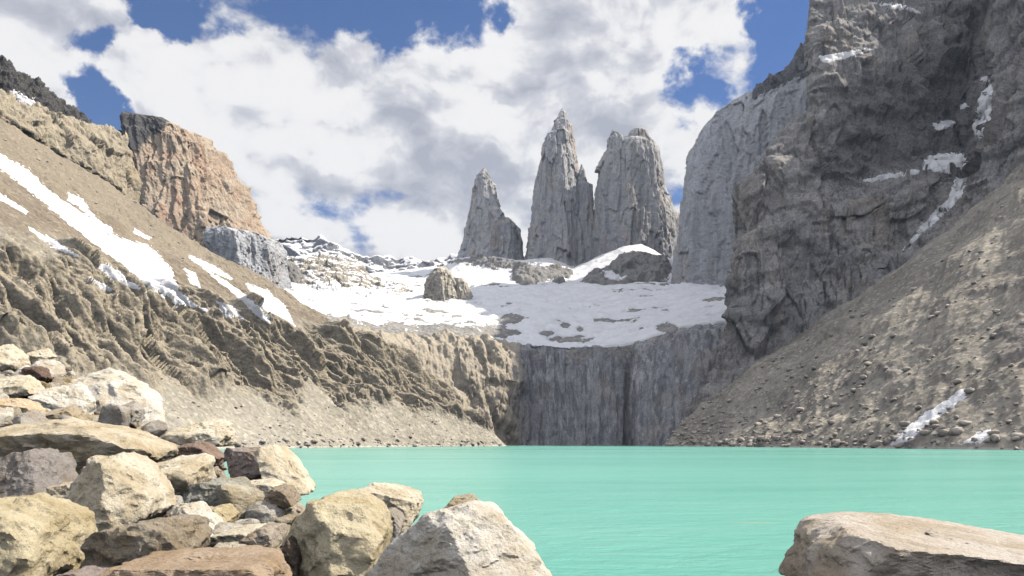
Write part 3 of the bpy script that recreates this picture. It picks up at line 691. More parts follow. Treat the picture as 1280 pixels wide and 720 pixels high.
d *= sstep(0, 1, r)
P = P + n * d[..., None]
o = mesh_obj("cliff", P.reshape(-1, 3), grid_faces(*P.shape[:2]), M_head, attrs={"rock": sstep(12, -12, px - 648 + 9 * fbm(P / 20, 4))})  # rock attribute paints the sunlit look of the left part as tan
tag(o, "streaked grey headwall cliff dropping from the snowfield to the lake", "cliff")

# ------------------------------------------------------------------ dark massif on the right
rows = [
 [(800, 580, 960), (860, 560, 950), (930, 500, 945), (1000, 440, 950), (1080, 380, 945), (1150, 320, 930), (1215, 270, 905), (1290, 215, 870), (1420, 130, 770)],  # unseen last column pulled nearer in every row so its shadow reaches the scree
 [(842, 552, 1000), (870, 500, 985), (940, 440, 965), (1010, 390, 960), (1080, 345, 955), (1140, 300, 950), (1205, 248, 935), (1290, 180, 880), (1420, 90, 780)],
 [(902, 420, 1035), (930, 390, 990), (985, 360, 975), (1050, 330, 970), (1120, 290, 965), (1165, 265, 975), (1205, 225, 990), (1230, 190, 925), (1290, 140, 890), (1420, 60, 790)],
 [(910, 330, 1045), (940, 300, 1000), (1000, 280, 985), (1060, 262, 980), (1130, 245, 975), (1170, 225, 1005), (1208, 200, 1020), (1232, 170, 950), (1290, 100, 905), (1420, 10, 800)],
 [(917, 235, 1055), (950, 225, 1030), (1000, 222, 1020), (1060, 225, 1030), (1120, 212, 1040), (1165, 200, 1065), (1210, 180, 1070), (1236, 140, 985), (1290, 60, 920), (1420, -20, 810)],
 [(1008, 135, 1090), (1030, 150, 1055), (1070, 160, 1045), (1110, 165, 1065), (1150, 165, 1095), (1190, 150, 1110), (1222, 120, 1120), (1240, 80, 1020), (1290, 10, 945), (1420, -60, 820)],
 [(1006, 62, 1110), (1035, 75, 1085), (1075, 75, 1080), (1120, 90, 1090), (1165, 100, 1125), (1200, 90, 1140), (1222, 70, 1140), (1236, 30, 1050), (1290, -40, 960), (1420, -90, 830)],
 [(1012, 4, 1130), (1045, 8, 1110), (1090, 0, 1110), (1140, 0, 1130), (1180, -5, 1170), (1220, -10, 1190), (1240, -40, 1090), (1290, -90, 985), (1420, -120, 840)],
 [(1024, -25, 1150), (1060, -60, 1150), (1100, -80, 1160), (1160, -90, 1190), (1220, -110, 1220), (1250, -120, 1160), (1300, -140, 1040), (1420, -140, 870)],
 [(1064, -60, 1500), (1120, -190, 1650), (1250, -230, 1750), (1420, -120, 1300)],
 [(1062, -80, 2100), (1120, -260, 2200), (1250, -290, 2300), (1420, -140, 1900)],  # unseen back ridge, raised to throw shade over the snowfield
 [(1090, 200, 2600), (1150, 150, 2700), (1300, 100, 2700), (1450, 200, 2300)],
]
P, rc = loft(rows, 560, [14, 50, 50, 50, 60, 50, 60, 24, 14, 14, 8], 3); n = facing(P)
uu = P[..., 0] + .5 * P[..., 1]
d = 13.0 * crags(P, 58, 3.6, 31, .1) + 13 * ridged(P / np.array([130, 130, 260]), 4, .45) + 2.0 * ridged(P / np.array([30, 30, 120]) + 3, 4, .5)
d += 6 * np.tanh(3 * fbm(P / np.array([90, 90, 40]) + 8, 3)) + 1.2 * fbm(P / 8, 4, .6)
fade = sstep(0, .05, np.linspace(0, 1, P.shape[1]))[None]
d *= (.55 + .45 * fade)
d += (1 - fade) * 7 * fbm(np.stack([P[..., 2] / 60, P[..., 2] / 22, P[..., 0] * 0 + 5], -1), 4, .6)
P_m = P + n * d[..., None]
px, py = to_px(P_m)
slate_shade = sstep(-16, 18, sdf([(1045,100),(1120,78),(1222,20),(1226,205),(1190,226),(1120,205),(1060,222),(1010,218),(1030,160)], px, py) + 16 * fbm(P_m / 45, 4, .6)) * .75  # dark slate tone that also paints in the upper face's deeper shadow
o = mesh_obj("mountain", P_m.reshape(-1, 3), grid_faces(*P.shape[:2]), M_massif, attrs={"rock": slate_shade})
tag(o, "dark brown rock massif towering over the right side of the lake", "mountain")
for poly, lab in [
 ([(1210,92),(1228,84),(1241,110),(1238,152),(1226,176),(1214,162),(1224,132)], "steep snow couloir high on the dark massif"),
 ([(1155,198),(1172,192),(1206,192),(1210,206),(1192,218),(1154,212)], "snow ledge in the middle of the dark massif's gully"),
 ([(1198,214),(1210,214),(1202,246),(1172,276),(1128,312),(1150,284),(1186,246)], "snow ribbon running down the gully to the scree"),
 ([(1165,154),(1188,150),(1202,156),(1170,164)], "small snow shelf left of the steep couloir"),
 ([(1060,230),(1110,217),(1150,211),(1150,217),(1100,226)], "thin slanting snow line across the massif face"),
 ([(1022,71),(1060,64),(1092,61),(1060,72),(1030,79)], "snow dusted ledge near the massif's top left corner"),
 ([(1188,132),(1218,128),(1216,134),(1190,137)], "short snow dash beside the steep couloir"),
 ([(1090,4),(1130,6),(1150,16),(1120,12)], "snow dusting at the very top of the massif")]:
    snow_on(P_m, poly, "snow_patch", 1.4, 2.0, 2.4, 12.0, label=lab, group="snow patches on the dark massif")

# ------------------------------------------------------------------ scree slope on the right shore
rows = [
 [(800, 580, 880), (900, 580, 740), (1010, 582, 600), (1130, 585, 500), (1280, 590, 420), (1560, 605, 330)],
 [(826, 557.5, 890), (930, 558.5, 720), (1040, 559.8, 590), (1160, 561, 490), (1290, 562.5, 415), (1560, 566, 315)],
 [(850, 535, 915), (960, 505, 790), (1060, 480, 690), (1160, 440, 615), (1290, 380, 565), (1560, 330, 470)],
 [(880, 500, 945), (985, 440, 880), (1080, 385, 810), (1180, 320, 790), (1290, 230, 775), (1560, 60, 640)],  # unseen right end raised into a shoulder to shade the upper scree
 [(905, 480, 985), (1010, 410, 960), (1100, 350, 925), (1190, 280, 900), (1290, 190, 900), (1560, 40, 780)],
 [(905, 500, 1080), (1010, 430, 1080), (1100, 380, 1060), (1190, 330, 1040), (1290, 280, 1000), (1560, 260, 860)],
]
P, rc = loft(rows, 560, [6, 110, 110, 50, 10], 4); n = facing(P); r = rc[:, None] + 0 * P[..., 0]
s_len = np.cumsum(np.r_[0, np.linalg.norm(np.diff(P[120], axis=0), axis=1)])[None] + 0 * r
d = 5 * fbm(P / 70, 4) + .6 * fbm(P / 9, 5, .65) + 2.2 * ridged(np.stack([(s_len + r * 30) / 42, r * .7, r * 0 + 2], -1), 4, .5)
knob = sstep(.40, .62, fbm(P / np.array([60, 60, 60]) + 12, 5, .6))
d += knob * (2.5 + 2 * ridged(P / 16, 4))
P_r = P + n * d[..., None]
o = mesh_obj("scree_slope", P_r.reshape(-1, 3), grid_faces(*P.shape[:2]), M_right, attrs={'rock': knob}); o['kind'] = 'structure'
for poly, lab in [([(1110,556),(1130,536),(1160,514),(1200,488),(1216,484),(1206,498),(1172,522),(1140,548),(1122,557)], "dirty white snow streak slanting down the right scree"),
                  ([(1198,557),(1212,546),(1236,535),(1242,541),(1226,554)], "short white snow remnant at the right waterline")]:
    snow_on(P_r, poly, "snow_patch", .6, 2.0, 3.0, 6.0, label=lab, group="snow remnants on the right scree")

# ------------------------------------------------------------------ air
hm = bpy.data.materials.new("haze"); hm.use_nodes = True; hm.node_tree.nodes.clear()
pv = hm.node_tree.nodes.new('ShaderNodeVolumePrincipled'); ho = hm.node_tree.nodes.new('ShaderNodeOutputMaterial')
pv.inputs['Color'].default_value = (.62, .76, 1, 1); pv.inputs['Density'].default_value = .000028; pv.inputs['Anisotropy'].default_value = .2
hm.node_tree.links.new(pv.outputs[0], ho.inputs['Volume'])
X0, X1, Z0, Z1 = -6600, 6600, -13, 2300
hv = [(x, y, z) for x in (X0, X1) for y in (X0, X1) for z in (Z0, Z1)]
tag(mesh_obj("haze", hv, [(0,1,3,2),(4,6,7,5),(0,4,5,1),(2,3,7,6),(0,2,6,4),(1,5,7,3)], hm, smooth=False), kind='stuff')

# ------------------------------------------------------------------ foreground boulders
def boulder_mat():
    m, t, b = base_mat("boulder_granite")
    oi = t.new('ShaderNodeObjectInfo'); v = t.new('ShaderNodeTexCoord').outputs['Object']
    v = t.vmath('ADD', v, t.vmath('MULTIPLY', (37., 71., 53.), oi.outputs['Random']))
    base = oi.outputs['Color']
    n1 = t.noise(v, 1.1, 7, .62, .4); n2 = t.noise(v, 5.0, 8, .7); n3 = t.noise(v, 26, 4, .6)
    c = t.mix(t.mapr(n1, .38, .64), base, t.mix(1.0, base, (.74, .68, .58), 'MULTIPLY'))
    c = t.mix(t.math('MULTIPLY', t.mapr(t.noise(v, 2.3, 6, .7, .8), .54, .66), .55), c, t.mix(.55, base, (.42, .31, .12)))   # ochre lichen and rust
    c = t.mix(t.math('MULTIPLY', t.mapr(n2, .56, .70), .5), c, t.mix(.75, base, (.08, .07, .06)))
    c = t.mix(t.math('MULTIPLY', t.mapr(t.voro(v, 3.5), .02, .16, 1, 0), .35), c, (.06, .055, .05))
    c = t.mix(t.math('MULTIPLY', t.mapr(n3, .58, .70), .4), c, (.70, .66, .58))
    c = t.mix(t.math('MULTIPLY', t.mapr(n3, .30, .42, 1, 0), .5), c, (.09, .08, .07))
    t.link(c, b.inputs['Base Color'])
    vw = t.vmath('ADD', v, t.vmath('MULTIPLY', t.new('ShaderNodeTexNoise').outputs['Color'], (.2, .2, .2)))
    cr_ = t.voro(t.scale(v, (1, 1, 1.8)), .9, 'DISTANCE_TO_EDGE')
    h = t.math('ADD', t.math('MULTIPLY', n1, .7), t.math('MULTIPLY', n2, .8))
    h = t.math('ADD', h, t.math('MULTIPLY', n3, .16)); h = t.math('ADD', h, t.math('MULTIPLY', t.mapr(cr_, 0, .05), .05))
    bump(t, b, h, 1.0, .15)
    return m
M_boulder = boulder_mat()
def ico(k):
    bm = bmesh.new(); bmesh.ops.create_icosphere(bm, subdivisions=k, radius=1)
    V = np.array([v.co for v in bm.verts]); f = np.array([[v.index for v in q.verts] for q in bm.faces]); bm.free()
    return V / np.linalg.norm(V, axis=1)[:, None], f
ICO = {k: ico(k) for k in (3, 4, 6)}
def hull2(pts):
    pts = sorted(set(map(tuple, pts)))
    def half(ps):
        h = []
        for p in ps:
            while len(h) > 1 and (h[-1][0]-h[-2][0])*(p[1]-h[-2][1]) - (h[-1][1]-h[-2][1])*(p[0]-h[-2][0]) <= 0: h.pop()
            h.append(p)
        return h
    a, b_ = half(pts), half(pts[::-1]); return a[:-1] + b_[:-1]
def rock_shape(planes, S, k, rough, seed, soft=110, fine=1.0, chips=(7, 16)):
    """star-shaped body bounded by planes (n, h), softened edges, broken surface"""
    D, f = ICO[k]
    box = [(np.array(a, float), 1.08 * S[abs(np.array(a)).argmax()]) for a in ((1,0,0),(-1,0,0),(0,1,0),(0,-1,0),(0,0,1),(0,0,-1))]
    planes = list(planes) + box
    cr = np.random.RandomState(seed + 500)
    for stage in range(3):
        acc = np.zeros(len(D))
        for n, h in planes:
            n = np.asarray(n, float); h = max(h, .03)
            q = np.clip((D * (n * S)).sum(1) / h, 1e-4, None)
            acc += q ** soft
        Pn = D * (acc ** (-1 / soft))[:, None] * S
        if stage < 2:                                   # knock corners off: a few large breaks, then small chips
            for _ in range(chips[stage]):
                nn = cr.normal(size=3) / S; nn /= np.linalg.norm(nn); sup = (Pn @ nn).max()
                planes.append((nn, sup * (cr.uniform(.74, .93) if stage == 0 else cr.uniform(.93, .985))))
    size = float(np.mean(S)); nrm = Pn / (np.linalg.norm(Pn, axis=1)[:, None] + 1e-9)
    sd = seed * 13.7
    d = rough * size * (.07 * fbm(Pn / (size * .9) + sd, 4, .5) + .06 * np.tanh(3 * perlin(Pn / (size * .42) * np.array([1, 1, 1.6]) + sd)) * .6 + .05 * ridged(Pn / (size * .3) + sd, 4, .55) * fine)
    return Pn + nrm * d[:, None], f
heroes = []
def boulder(outline, Y, D, edge, front, colr, label, facets=(), rough=1.0, seed=None, name="boulder", group="boulders piled on the near shore"):
    """outline in picture points at distance Y; D half depth; edge = picture row of the front lip of the top face; front = (sideways, upward) lean of the front face"""
    seed = len(heroes) + 1 if seed is None else seed
    h = hull2(outline); o2 = np.array([W(p[0], p[1], Y) for p in h]); c = o2.mean(0)
    cpx = np.mean([p[0] for p in outline]); pym = [p[1] for p in outline]; top = min(pym)
    planes = []
    n = len(h)
    for k in range(n):
        a, b_ = o2[k] - c, o2[(k + 1) % n] - c
        e = b_ - a; nn = np.array([e[2], 0, -e[0]]); L = np.linalg.norm(nn)
        if L < 1e-6: continue
        nn /= L
        if nn @ a < 0: nn = -nn
        nn = nn + np.array([0, .12, 0]) if nn[2] < .4 else nn
        planes.append((nn, nn @ a))
    # top face from the back rim to the front lip
    a = np.array(W(cpx, top + 1, Y + D * .75)) - c; b_ = np.array(W(cpx, edge, Y - D * .9)) - c
    e = b_ - a; nn = np.array([0, -abs(e[2]) if e[2] < 0 else abs(e[2]), abs(e[1])]); 
    nn = np.array([.10 * ((seed % 5) - 2), e[2] / abs(e[1]), 1.0]); nn /= np.linalg.norm(nn)
    if not facets or edge > top + 2: planes.append((nn, nn @ b_))
    fn = np.array([front[0], -1, front[1]]); fn /= np.linalg.norm(fn)
    planes.append((fn, fn @ b_ if fn @ b_ > 0.05 else .3 * D))
    planes.append((np.array([0, 1., .15]), D)); planes.append((np.array([.5, .8, 0]) , D * 1.0)); planes.append((np.array([-.5, .8, 0]), D * 1.0))
    for fx in facets:
        nn = np.array(fx[0], float); nn /= np.linalg.norm(nn); p = np.array(W(fx[1], fx[2], Y + fx[3])) - c
        planes.append((nn, nn @ p))
    ex = o2 - c; S = np.array([max(abs(ex[:, 0]).max(), .1), D, max(abs(ex[:, 2]).max(), .1)])
    V, f = rock_shape(planes, S, 6, rough, seed)
    o = mesh_obj(name, V, f, M_boulder); o.data.set_sharp_from_angle(angle=R(32)); o.location = c; o.color = (*colr, 1)
    tag(o, label, "boulder", group)
    heroes.append((o, c, S, V[:, 2].min(), outline, label))
    return o
CREAM, WHITE, YEL, BRN, GRY, ORG, TAN, PUR = (.72,.66,.53), (.78,.745,.67), (.66,.585,.41), (.34,.285,.225), (.45,.42,.385), (.66,.53,.37), (.58,.515,.405), (.35,.295,.27)
# back of the pile
boulder([(80,452),(98,448),(150,468),(190,494),(216,518),(215,532),(190,542),(172,530),(150,505),(108,484),(84,468)], 36, 1.6, 480, (.2,.1), WHITE, "long whitish slab boulder on the skyline of the pile", [((.35,-.75,.6),160,505,-1.2)])
boulder([(218,544),(240,530),(268,520),(286,530),(290,556),(272,560),(236,552)], 28, 1.0, 540, (.3,.1), CREAM, "pale crooked boulder standing against the grey scree")
boulder([(60,484),(92,476),(116,500),(112,524),(78,520),(48,508)], 33, .9, 500, (.3,.3), WHITE, "white block in front of the long whitish slab")
boulder([(-20,502),(20,496),(44,506),(58,522),(30,524),(-20,520)], 29, .9, 508, (.2,-.1), ORG, "orange stained flat boulder at the left edge behind the slab")
boulder([(54,508),(80,503),(98,516),(104,530),(70,528)], 28, .7, 514, (.2,.2), (.50,.43,.32), "tan block tucked behind the middle of the long slab")
boulder([(-20,468),(22,466),(42,480),(50,492),(20,500),(-20,498)], 33, 1.0, 484, (.2,.2), CREAM, "cream boulder at the left edge above the orange stained one")
boulder([(30,456),(48,458),(64,472),(54,480),(36,470)], 36, .7, 462, (-.2,-.2), (.16,.11,.09), "dark red-brown stone high on the pile")
boulder([(-20,432),(8,428),(26,448),(28,464),(-20,474)], 40, 1.2, 446, (.3,.1), CREAM, "cream boulder at the left edge on top of the pile")
boulder([(40,444),(56,434),(68,446),(64,456),(44,456)], 42, .7, 446, (.3,.1), CREAM, "small cream boulder on the crest near the left edge")
boulder([(140,506),(160,498),(176,512),(172,530),(146,528)], 29, .7, 512, (-.4,-.1), GRY, "grey block leaning on the long whitish slab")
# the long slab and its neighbours
boulder([(-40,511),(30,515),(110,530),(180,545),(208,558),(206,572),(160,580),(110,602),(40,600),(-40,580)], 21, 1.8, 540, (-.15,-.55), (.64,.57,.44), "long cream slab with a dark overhanging front side", [((-.1,-1,-.45),60,541,-1.5)])
boulder([(-30,582),(0,574),(42,561),(52,569),(84,626),(80,637),(40,632),(-30,628)], 15, 1.1, 561, (-.2,.15), (.31, .285, .27), "pointed dark grey boulder under the long slab", [((-.25,-.8,.55),20,585,-.3),((.55,-.8,.1),62,590,-.7)])
boulder([(-40,628),(10,622),(50,626),(78,646),(86,684),(82,735),(-40,740)], 9.5, 1.0, 650, (.25,.1), YEL, "large yellowish boulder in the bottom left corner")
boulder([(86,662),(98,618),(112,586),(146,564),(166,580),(196,610),(204,636),(190,646),(130,666)], 12.5, 1.0, 590, (-.1,.35), CREAM, "tall cream boulder with a rounded peak", [((-.5,-.8,.3),112,620,-.8),((.45,-.75,.5),170,610,-.7)])
boulder([(114,716),(128,658),(166,640),(202,648),(238,650),(250,676),(240,700),(160,735)], 9.5, .8, 652, (-.25,-.1), (.38,.33,.26), "brown boulder with a dark left face below the tall cream one", [((-.45,-.85,-.05),165,690,-.7),((.5,-.7,.5),215,670,-.5)])
boulder([(164,582),(186,570),(242,567),(262,588),(258,604),(216,632),(204,612),(178,596)], 15, 1.0, 592, (-.1,-.5), CREAM, "pale boulder with a deep shaded underside", [((-.1,-.9,-.55),215,600,-.85)])
boulder([(154,735),(172,697),(206,684),(262,690),(322,684),(346,702),(362,740)], 8.2, .8, 712, (.0,.4), (.50,.39,.29), "broad orange-pink slab at the bottom edge")
boulder([(208,640),(226,628),(240,627),(286,682),(252,686),(232,668)], 11.5, .6, 632, (-.5,.0), WHITE, "narrow white slab leaning down to the right", [((-.6,-.8,-.1),228,660,-.45)])
boulder([(240,622),(256,604),(294,595),(310,616),(302,636),(270,642),(246,634)], 15, .8, 606, (.1,.15), (.40,.40,.355), "rounded greenish grey boulder behind the narrow white slab")
boulder([(252,642),(274,627),(290,648),(282,664),(262,662)], 12.5, .5, 636, (-.3,.2), YEL, "small yellowish stone right of the narrow white slab")
boulder([(278,670),(284,654),(320,655),(326,666),(302,684),(280,682)], 10.8, .5, 668, (-.1,-.3), CREAM, "flat-topped cream block near the orange-pink slab")
boulder([(314,670),(338,653),(354,660),(350,680),(332,687),(316,682)], 10.5, .5, 662, (-.2,.3), (.50,.44,.37), "rounded pinkish stone beside the flat-topped cream block")
boulder([(278,570),(300,556),(332,557),(348,576),(342,592),(310,599),(288,590)], 21, 1.0, 566, (-.25,.15), PUR, "brown block with a flat face near the water", [((-.8,-.5,.0),288,580,-.6)])
boulder([(326,562),(346,556),(374,588),(391,612),(386,622),(362,616),(348,592)], 20, 1.0, 566, (.5,.2), CREAM, "cream wedge boulder sloping down to the turquoise water", [((.55,-.5,.6),365,585,-.4)])
boulder([(214,546),(248,552),(282,570),(276,582),(244,576),(220,562)], 24, .9, 556, (-.2,.0), (.29,.215,.18), "reddish brown slab below the pale crooked boulder")
boulder([(300,602),(330,596),(350,606),(346,622),(310,620)], 17, .7, 606, (.1,.1), CREAM, "low cream stone below the brown block")
boulder([(330,628),(345,604),(362,610),(372,628),(352,636)], 14.5, .5, 614, (-.3,-.1), (.36,.30,.23), "small brown stone left of the big yellow boulder")
boulder([(346,735),(354,680),(380,648),(400,622),(440,617),(468,636),(486,660),(480,692),(466,740)], 9.6, 1.0, 640, (.05,.25), YEL, "big yellow boulder in the middle of the shore pile", [((-.7,-.7,.15),372,690,-.5)])
boulder([(440,620),(468,602),(490,602),(516,614),(526,636),(512,656),(488,664),(462,650)], 12.5, .9, 620, (.1,.0), CREAM, "cream boulder behind the big yellow one at the water")
boulder([(464,640),(488,632),(504,652),(494,676),(474,668)], 11, .4, 640, (-.2,.2), GRY, "small grey stone wedged between two larger boulders")
boulder([(556,636),(572,617),(590,619),(606,636),(600,650),(560,650)], 11.5, .5, 626, (.1,.2), (.46,.40,.29), "small tan stone peeking over the great white boulder")
boulder([(440,740),(500,672),(546,630),(562,629),(612,640),(652,680),(688,712),(700,745)], 8.2, 1.1, 630, (-.1,.3), WHITE, "great white boulder with a shaded left face", [((-.62,-.75,.22),530,660,-.25),((.38,-.62,.68),600,665,-.35),((.2,-.95,.0),575,720,-.95)])
boulder([(992,740),(1008,692),(1024,672),(1046,656),(1110,645),(1180,639),(1240,635),(1300,636),(1380,660),(1400,745)], 8.0, 1.3, 694, (-.15,-.12), (.68,.62,.55), "wide flat-topped boulder in the bottom right corner", [((-.85,-.5,.1),1018,690,-.6)], group=None)
boulder([(352,735),(356,690),(366,668),(376,690),(374,735)], 9.0, .3, 676, (-.3,.0), (.20,.16,.13), "dark upright stone left of the big yellow boulder")
boulder([(84,690),(110,672),(140,672),(130,700),(96,712)], 10.6, .5, 684, (.1,.1), TAN, "tan stone between the yellowish corner boulder and the brown one")
boulder([(74,606),(90,598),(100,608),(98,626),(80,626)], 14.5, .4, 606, (.1,.2), TAN, "small tan stone beside the pointed dark grey boulder")
boulder([(186,612),(200,608),(212,622),(210,640),(194,634)], 13.5, .4, 616, (.1,.2), (.42,.36,.26), "small tan stone right of the tall cream boulder")
boulder([(84,716),(112,708),(134,718),(130,745),(80,745)], 8.6, .4, 716, (.1,.2), PUR, "purplish stone at the bottom edge beside the corner boulder")

# bank of stony ground that carries them
ctrl = [(c[0], c[1], c[2] + zmin * .72) for (o, c, S, zmin, ol, lb) in heroes]
ctrl += [(5, 24, -1.5), (1.5, 22, -1.2), (-3.5, 30, -.9), (-6, 38, -1.0), (-9, 48, -1.4), (-22, 62, -1.5), (-40, 72, -1.5), (-8, 34, 2.0), (2.4, 12, .4), (4.4, 12, -.6), (1.2, 15, -.4), (-.2, 18, -.5), (4, 16, -1.5), (9, 16, -1.5), (14, 14, -1.2),
         (2.2, 9.5, 1.2), (0, 4, 2.4), (6, 4, 2.4), (-6, 4, 2.6), (-12, 6, 3.4), (-20, 12, 5), (-34, 24, 8.5), (-34, 40, 9), (0, -6, 2.6), (12, -6, 2.6), (-12, -6, 3.4), (12, 5, 2.0), (-30, 0, 6), (-26, 50, 5), (-16, 46, 3), (-45, 30, 10), (-45, 55, 7)]
for yy in (9.5, 11, 12.5, 14, 16, 18, 20, 23, 26, 30, 36, 42, 50, 60, 72):      # the waterline and the lake bed beyond it
    lim = float(np.interp(yy, [9.5, 11, 12.5, 15, 20, 28, 36, 50, 72], [760, 640, 590, 545, 430, 345, 300, 230, 150]))
    for k, dz in ((0, -.3), (40, -1.2), (100, -1.6), (180, -1.8), (300, -1.8), (460, -1.8)):
        if yy < 12 and lim + k > 900: continue
        ctrl.append(((lim + k - 640) / F * yy, yy, dz))
ctrl = np.array(ctrl)
def ground_z(x, y):
    x = np.asarray(x, float); y = np.asarray(y, float)
    dx = x[..., None] - ctrl[:, 0]; dy = y[..., None] - ctrl[:, 1]
    s2 = (.35 + .03 * y[..., None]) ** 2
    wt = 1 / (dx * dx + dy * dy + s2) ** 1.7
    return (wt * ctrl[:, 2]).sum(-1) / wt.sum(-1)
gx, gy = np.meshgrid(np.linspace(-50, 16, 330), np.linspace(-8, 76, 330))
gz = ground_z(gx, gy); Pg = np.stack([gx, gy, gz], -1)
Pg[..., 2] += .12 * fbm(Pg / 1.4, 4, .6) + .05 * ridged(Pg / .5, 3)
M_bank = scree_mat("bank_gravel", (.36, .31, .24), (.28, .24, .19), (.13, .115, .10), 9.0)
tag(mesh_obj("moraine_ground", Pg.reshape(-1, 3), grid_faces(*gx.shape), M_bank), kind='structure')

# medium stones filling the gaps: a few shapes, copied
rnd = random.Random(5)
protos = []
for k in range(9):
    rg = np.random.RandomState(100 + k); pl = []
    for q in range(13):
        nn = rg.normal(size=3); nn /= np.linalg.norm(nn); pl.append((nn, rg.uniform(.62, 1.0)))
    V, f = rock_shape(pl, np.ones(3), 4, .9, 60 + k, 22)
    me = mesh_obj("stone", V, f, M_boulder); me.data.set_sharp_from_angle(angle=R(30)); protos.append(me)
tones = [('cream', CREAM), ('tan', TAN), ('grey', GRY), ('white', WHITE), ('brown', BRN), ('ochre', (.46,.37,.22))]
short = {}
REFS = ["long whitish skyline slab", "pale crooked boulder", "white block before the skyline slab", "orange stained boulder", "tan block behind the slab", "cream boulder above the orange stained one", "dark red-brown stone",
 "cream boulder topping the pile", None, "grey leaning block", "long cream slab", "pointed dark grey boulder", "yellowish corner boulder", "tall cream boulder", "brown dark-faced boulder", "pale boulder with the shaded underside",
 "orange-pink slab", "narrow white slab", "greenish grey boulder", "small yellowish stone", "flat-topped cream block", "rounded pinkish stone", "brown block near the water", "cream wedge boulder", "reddish brown slab", "low cream stone",
 None, "big yellow boulder", None, None, None, "great white boulder", None, "dark upright stone", None, None, None, None]
def near_hero(px, py):
    c = [(math.hypot(px - np.mean([q[0] for q in h[4]]), py - np.mean([q[1] for q in h[4]])), k) for k, h in enumerate(heroes) if REFS[k]]
    k = min(c)[1]; return heroes[k], REFS[k]
stones = []
placed = []
tries = 0
used_protos = set()
while len(placed) < 280 and tries < 24000:
    tries += 1
    px, Y = (rnd.uniform(-10, 560), rnd.uniform(9, 44)) if rnd.random() < .55 else (rnd.uniform(-10, 250), rnd.uniform(25, 44))
    x = (px - 640) / F * Y; z = float(ground_z(x, Y)); py = HOR - F * (z - CZ) / Y
    if z < .25 or not (430 < py < 715): continue
    s = rnd.uniform(.11, .33) * (1 + .018 * Y) * rnd.choice([1, 1, 1, 1.5])
    if any((x - a) ** 2 + (Y - b_) ** 2 < (.8 * (s + s2)) ** 2 for a, b_, s2 in placed): continue
    bad = False
    for (o, c, S, zm, ol, lb) in heroes:
        if abs(x - c[0]) < S[0] * .8 and abs(Y - c[1]) < S[1] * .8: bad = True; break
        # a stone fully hidden behind a boulder shows nothing of itself
        if c[1] < Y - .2:
            q = sdf(ol, np.array([px]), np.array([py - s / Y * F * .5]))[0]
            if q > s / Y * F * .5: bad = True; break
    if bad: continue
    placed.append((x, Y, s))
    pk = rnd.randrange(9); pr = protos[pk]
    if pk in used_protos: o = pr.copy(); COL.objects.link(o)
    else: o = pr; used_protos.add(pk)
    o.location = (x, Y, z + s * .22); o.scale = (s * rnd.uniform(.9, 1.35), s * rnd.uniform(.8, 1.2), s * rnd.uniform(.6, .95))
    o.rotation_euler = (rnd.uniform(-.4, .4), rnd.uniform(-.4, .4), rnd.uniform(0, 6.28))
    tn, tc = rnd.choice(tones); k = rnd.uniform(.85, 1.12); o.color = (tc[0] * k, tc[1] * k, tc[2] * k, 1)
    best, lb = near_hero(px, py)
    hx, hy = px - np.mean([q[0] for q in best[4]]), py - np.mean([q[1] for q in best[4]])
    side = ('left of' if hx < 0 else 'right of') if abs(hx) > 1.3 * abs(hy) else ('above' if hy < 0 else 'below')
    sw = 'small' if s < .24 else 'fair-sized' if s < .36 else 'larger'
    stones.append((f"{sw} {tn} stone", f"{side} the {lb}", px, o))
by = {}
for q in stones: by.setdefault((q[0], q[1]), []).append(q)
for (wd, pl), lst in by.items():
    lst.sort(key=lambda q: q[2]); n_ = len(lst)
    for k, q in enumerate(lst):
        lab = f"{wd} {pl}" if n_ == 1 else f"{('leftmost' if k == 0 else 'rightmost' if k == n_ - 1 else ('second' if k == 1 else 'third') + ' from left')} {wd} {pl}"
        tag(q[3], lab, "stone", "stones filling the gaps of the shore pile")
for k, p in enumerate(protos):
    if k not in used_protos: bpy.data.objects.remove(p)

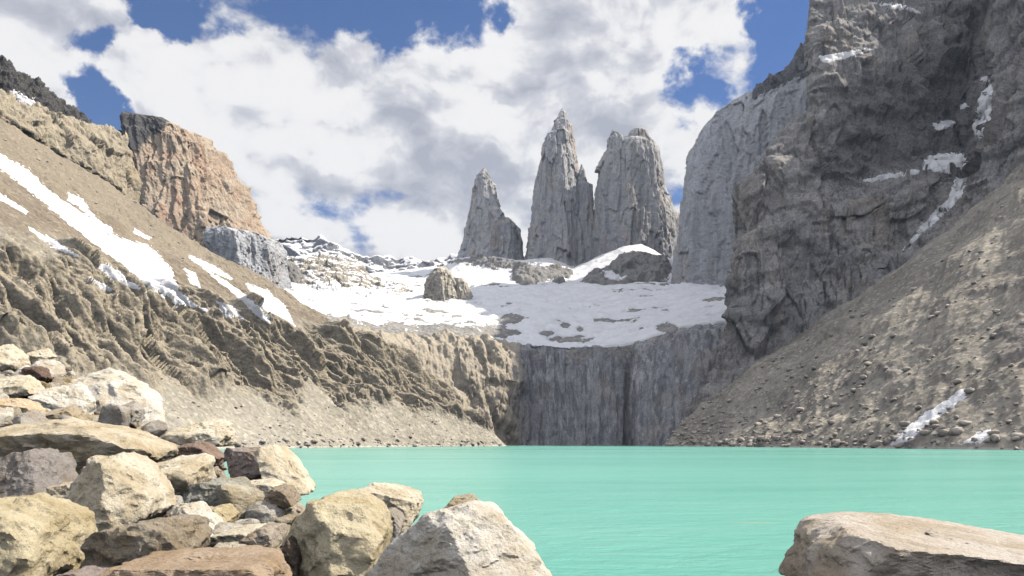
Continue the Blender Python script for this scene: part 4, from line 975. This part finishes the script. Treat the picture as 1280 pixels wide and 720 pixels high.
# loose rubble: uncountable, one object
rg = np.random.RandomState(3); Vs, Fs, off = [], [], 0
D3, F3 = ICO[3]
D2 = D3
bank_n = 0
shapes = []
for k in range(6):
    pl = [(lambda q: q / np.linalg.norm(q))(rg.normal(size=3)) for _ in range(10)]
    V, f = rock_shape([(q, rg.uniform(.6, 1)) for q in pl], np.ones(3), 3, .8, 80 + k, 18); shapes.append(V)
while bank_n < 2200:
    px = rg.uniform(-20, 620); Y = rg.uniform(7.5, 46)
    x = (px - 640) / F * Y; z = float(ground_z(x, Y))
    if z < .1: continue
    s = rg.uniform(.04, .13) * (1 + .025 * Y); a = rg.uniform(0, 6.28); ca, sa = math.cos(a), math.sin(a)
    V = shapes[rg.randint(6)] * s * np.array([1.2, .9, .7]); V = V @ np.array([[ca, -sa, 0], [sa, ca, 0], [0, 0, 1]])
    Vs.append(V + np.array([x, Y, z + s * .3])); Fs.append(F3 + off); off += len(V); bank_n += 1
o = mesh_obj("rubble", np.vstack(Vs), np.vstack(Fs), M_boulder); o.color = (.42, .37, .29, 1); o['kind'] = 'stuff'

def scatter(P, name, n, lo, hi, rows_, seed, colr, wgt=None):
    """loose rocks lying on a slope, too many to count"""
    rg = np.random.RandomState(seed); Vs, Fs, off = [], [], 0; M, N = P.shape[:2]
    small = [rock_shape([((lambda q: q / np.linalg.norm(q))(rg.normal(size=3)), rg.uniform(.6, 1)) for _ in range(9)], np.ones(3), 2, .6, seed + k, 18, chips=(0, 0))[0] for k in range(6)]
    for _ in range(n):
        i = int(M * (rows_[0] + (rows_[1] - rows_[0]) * rg.beta(1, 1.6))); j = rg.randint(2, N - 2); p = P[min(i, M - 1), j]
        if p[2] < -.3: continue
        s_ = lo * (hi / lo) ** (rg.uniform() ** 2.2); a = rg.uniform(0, 6.28); ca, sa = math.cos(a), math.sin(a)
        V = small[rg.randint(6)] * s_ * np.array([1.3, .9, .75]); V = V @ np.array([[ca, -sa, 0], [sa, ca, 0], [0, 0, 1]])
        Vs.append(V + p + np.array([0, 0, s_ * .25])); Fs.append(ICO[2][1] + off); off += len(V)
    o = mesh_obj(name, np.vstack(Vs), np.vstack(Fs), M_scatter); o.color = (*colr, 1); o['kind'] = 'stuff'
ICO[2] = ico(2)
M_scatter = scree_mat("scree_rock", (.58, .53, .46), (.46, .42, .36), (.33, .30, .26), .4)
scatter(P_left, "scree_rocks", 700, .2, 1.3, (.03, .36), 11, (.5, .45, .38))
scatter(P_left, "slope_rocks", 350, .35, 1.8, (.72, .98), 12, (.5, .45, .38))
scatter(P_r, "scree_rocks", 1500, .3, 3.4, (.03, .85), 13, (.5, .45, .38))

scatter(P_left, "shore_rocks", 260, .5, 2.6, (.018, .06), 14, (.5, .45, .38))
scatter(P_r, "shore_rocks", 420, .6, 4.0, (.02, .09), 15, (.5, .45, .38))
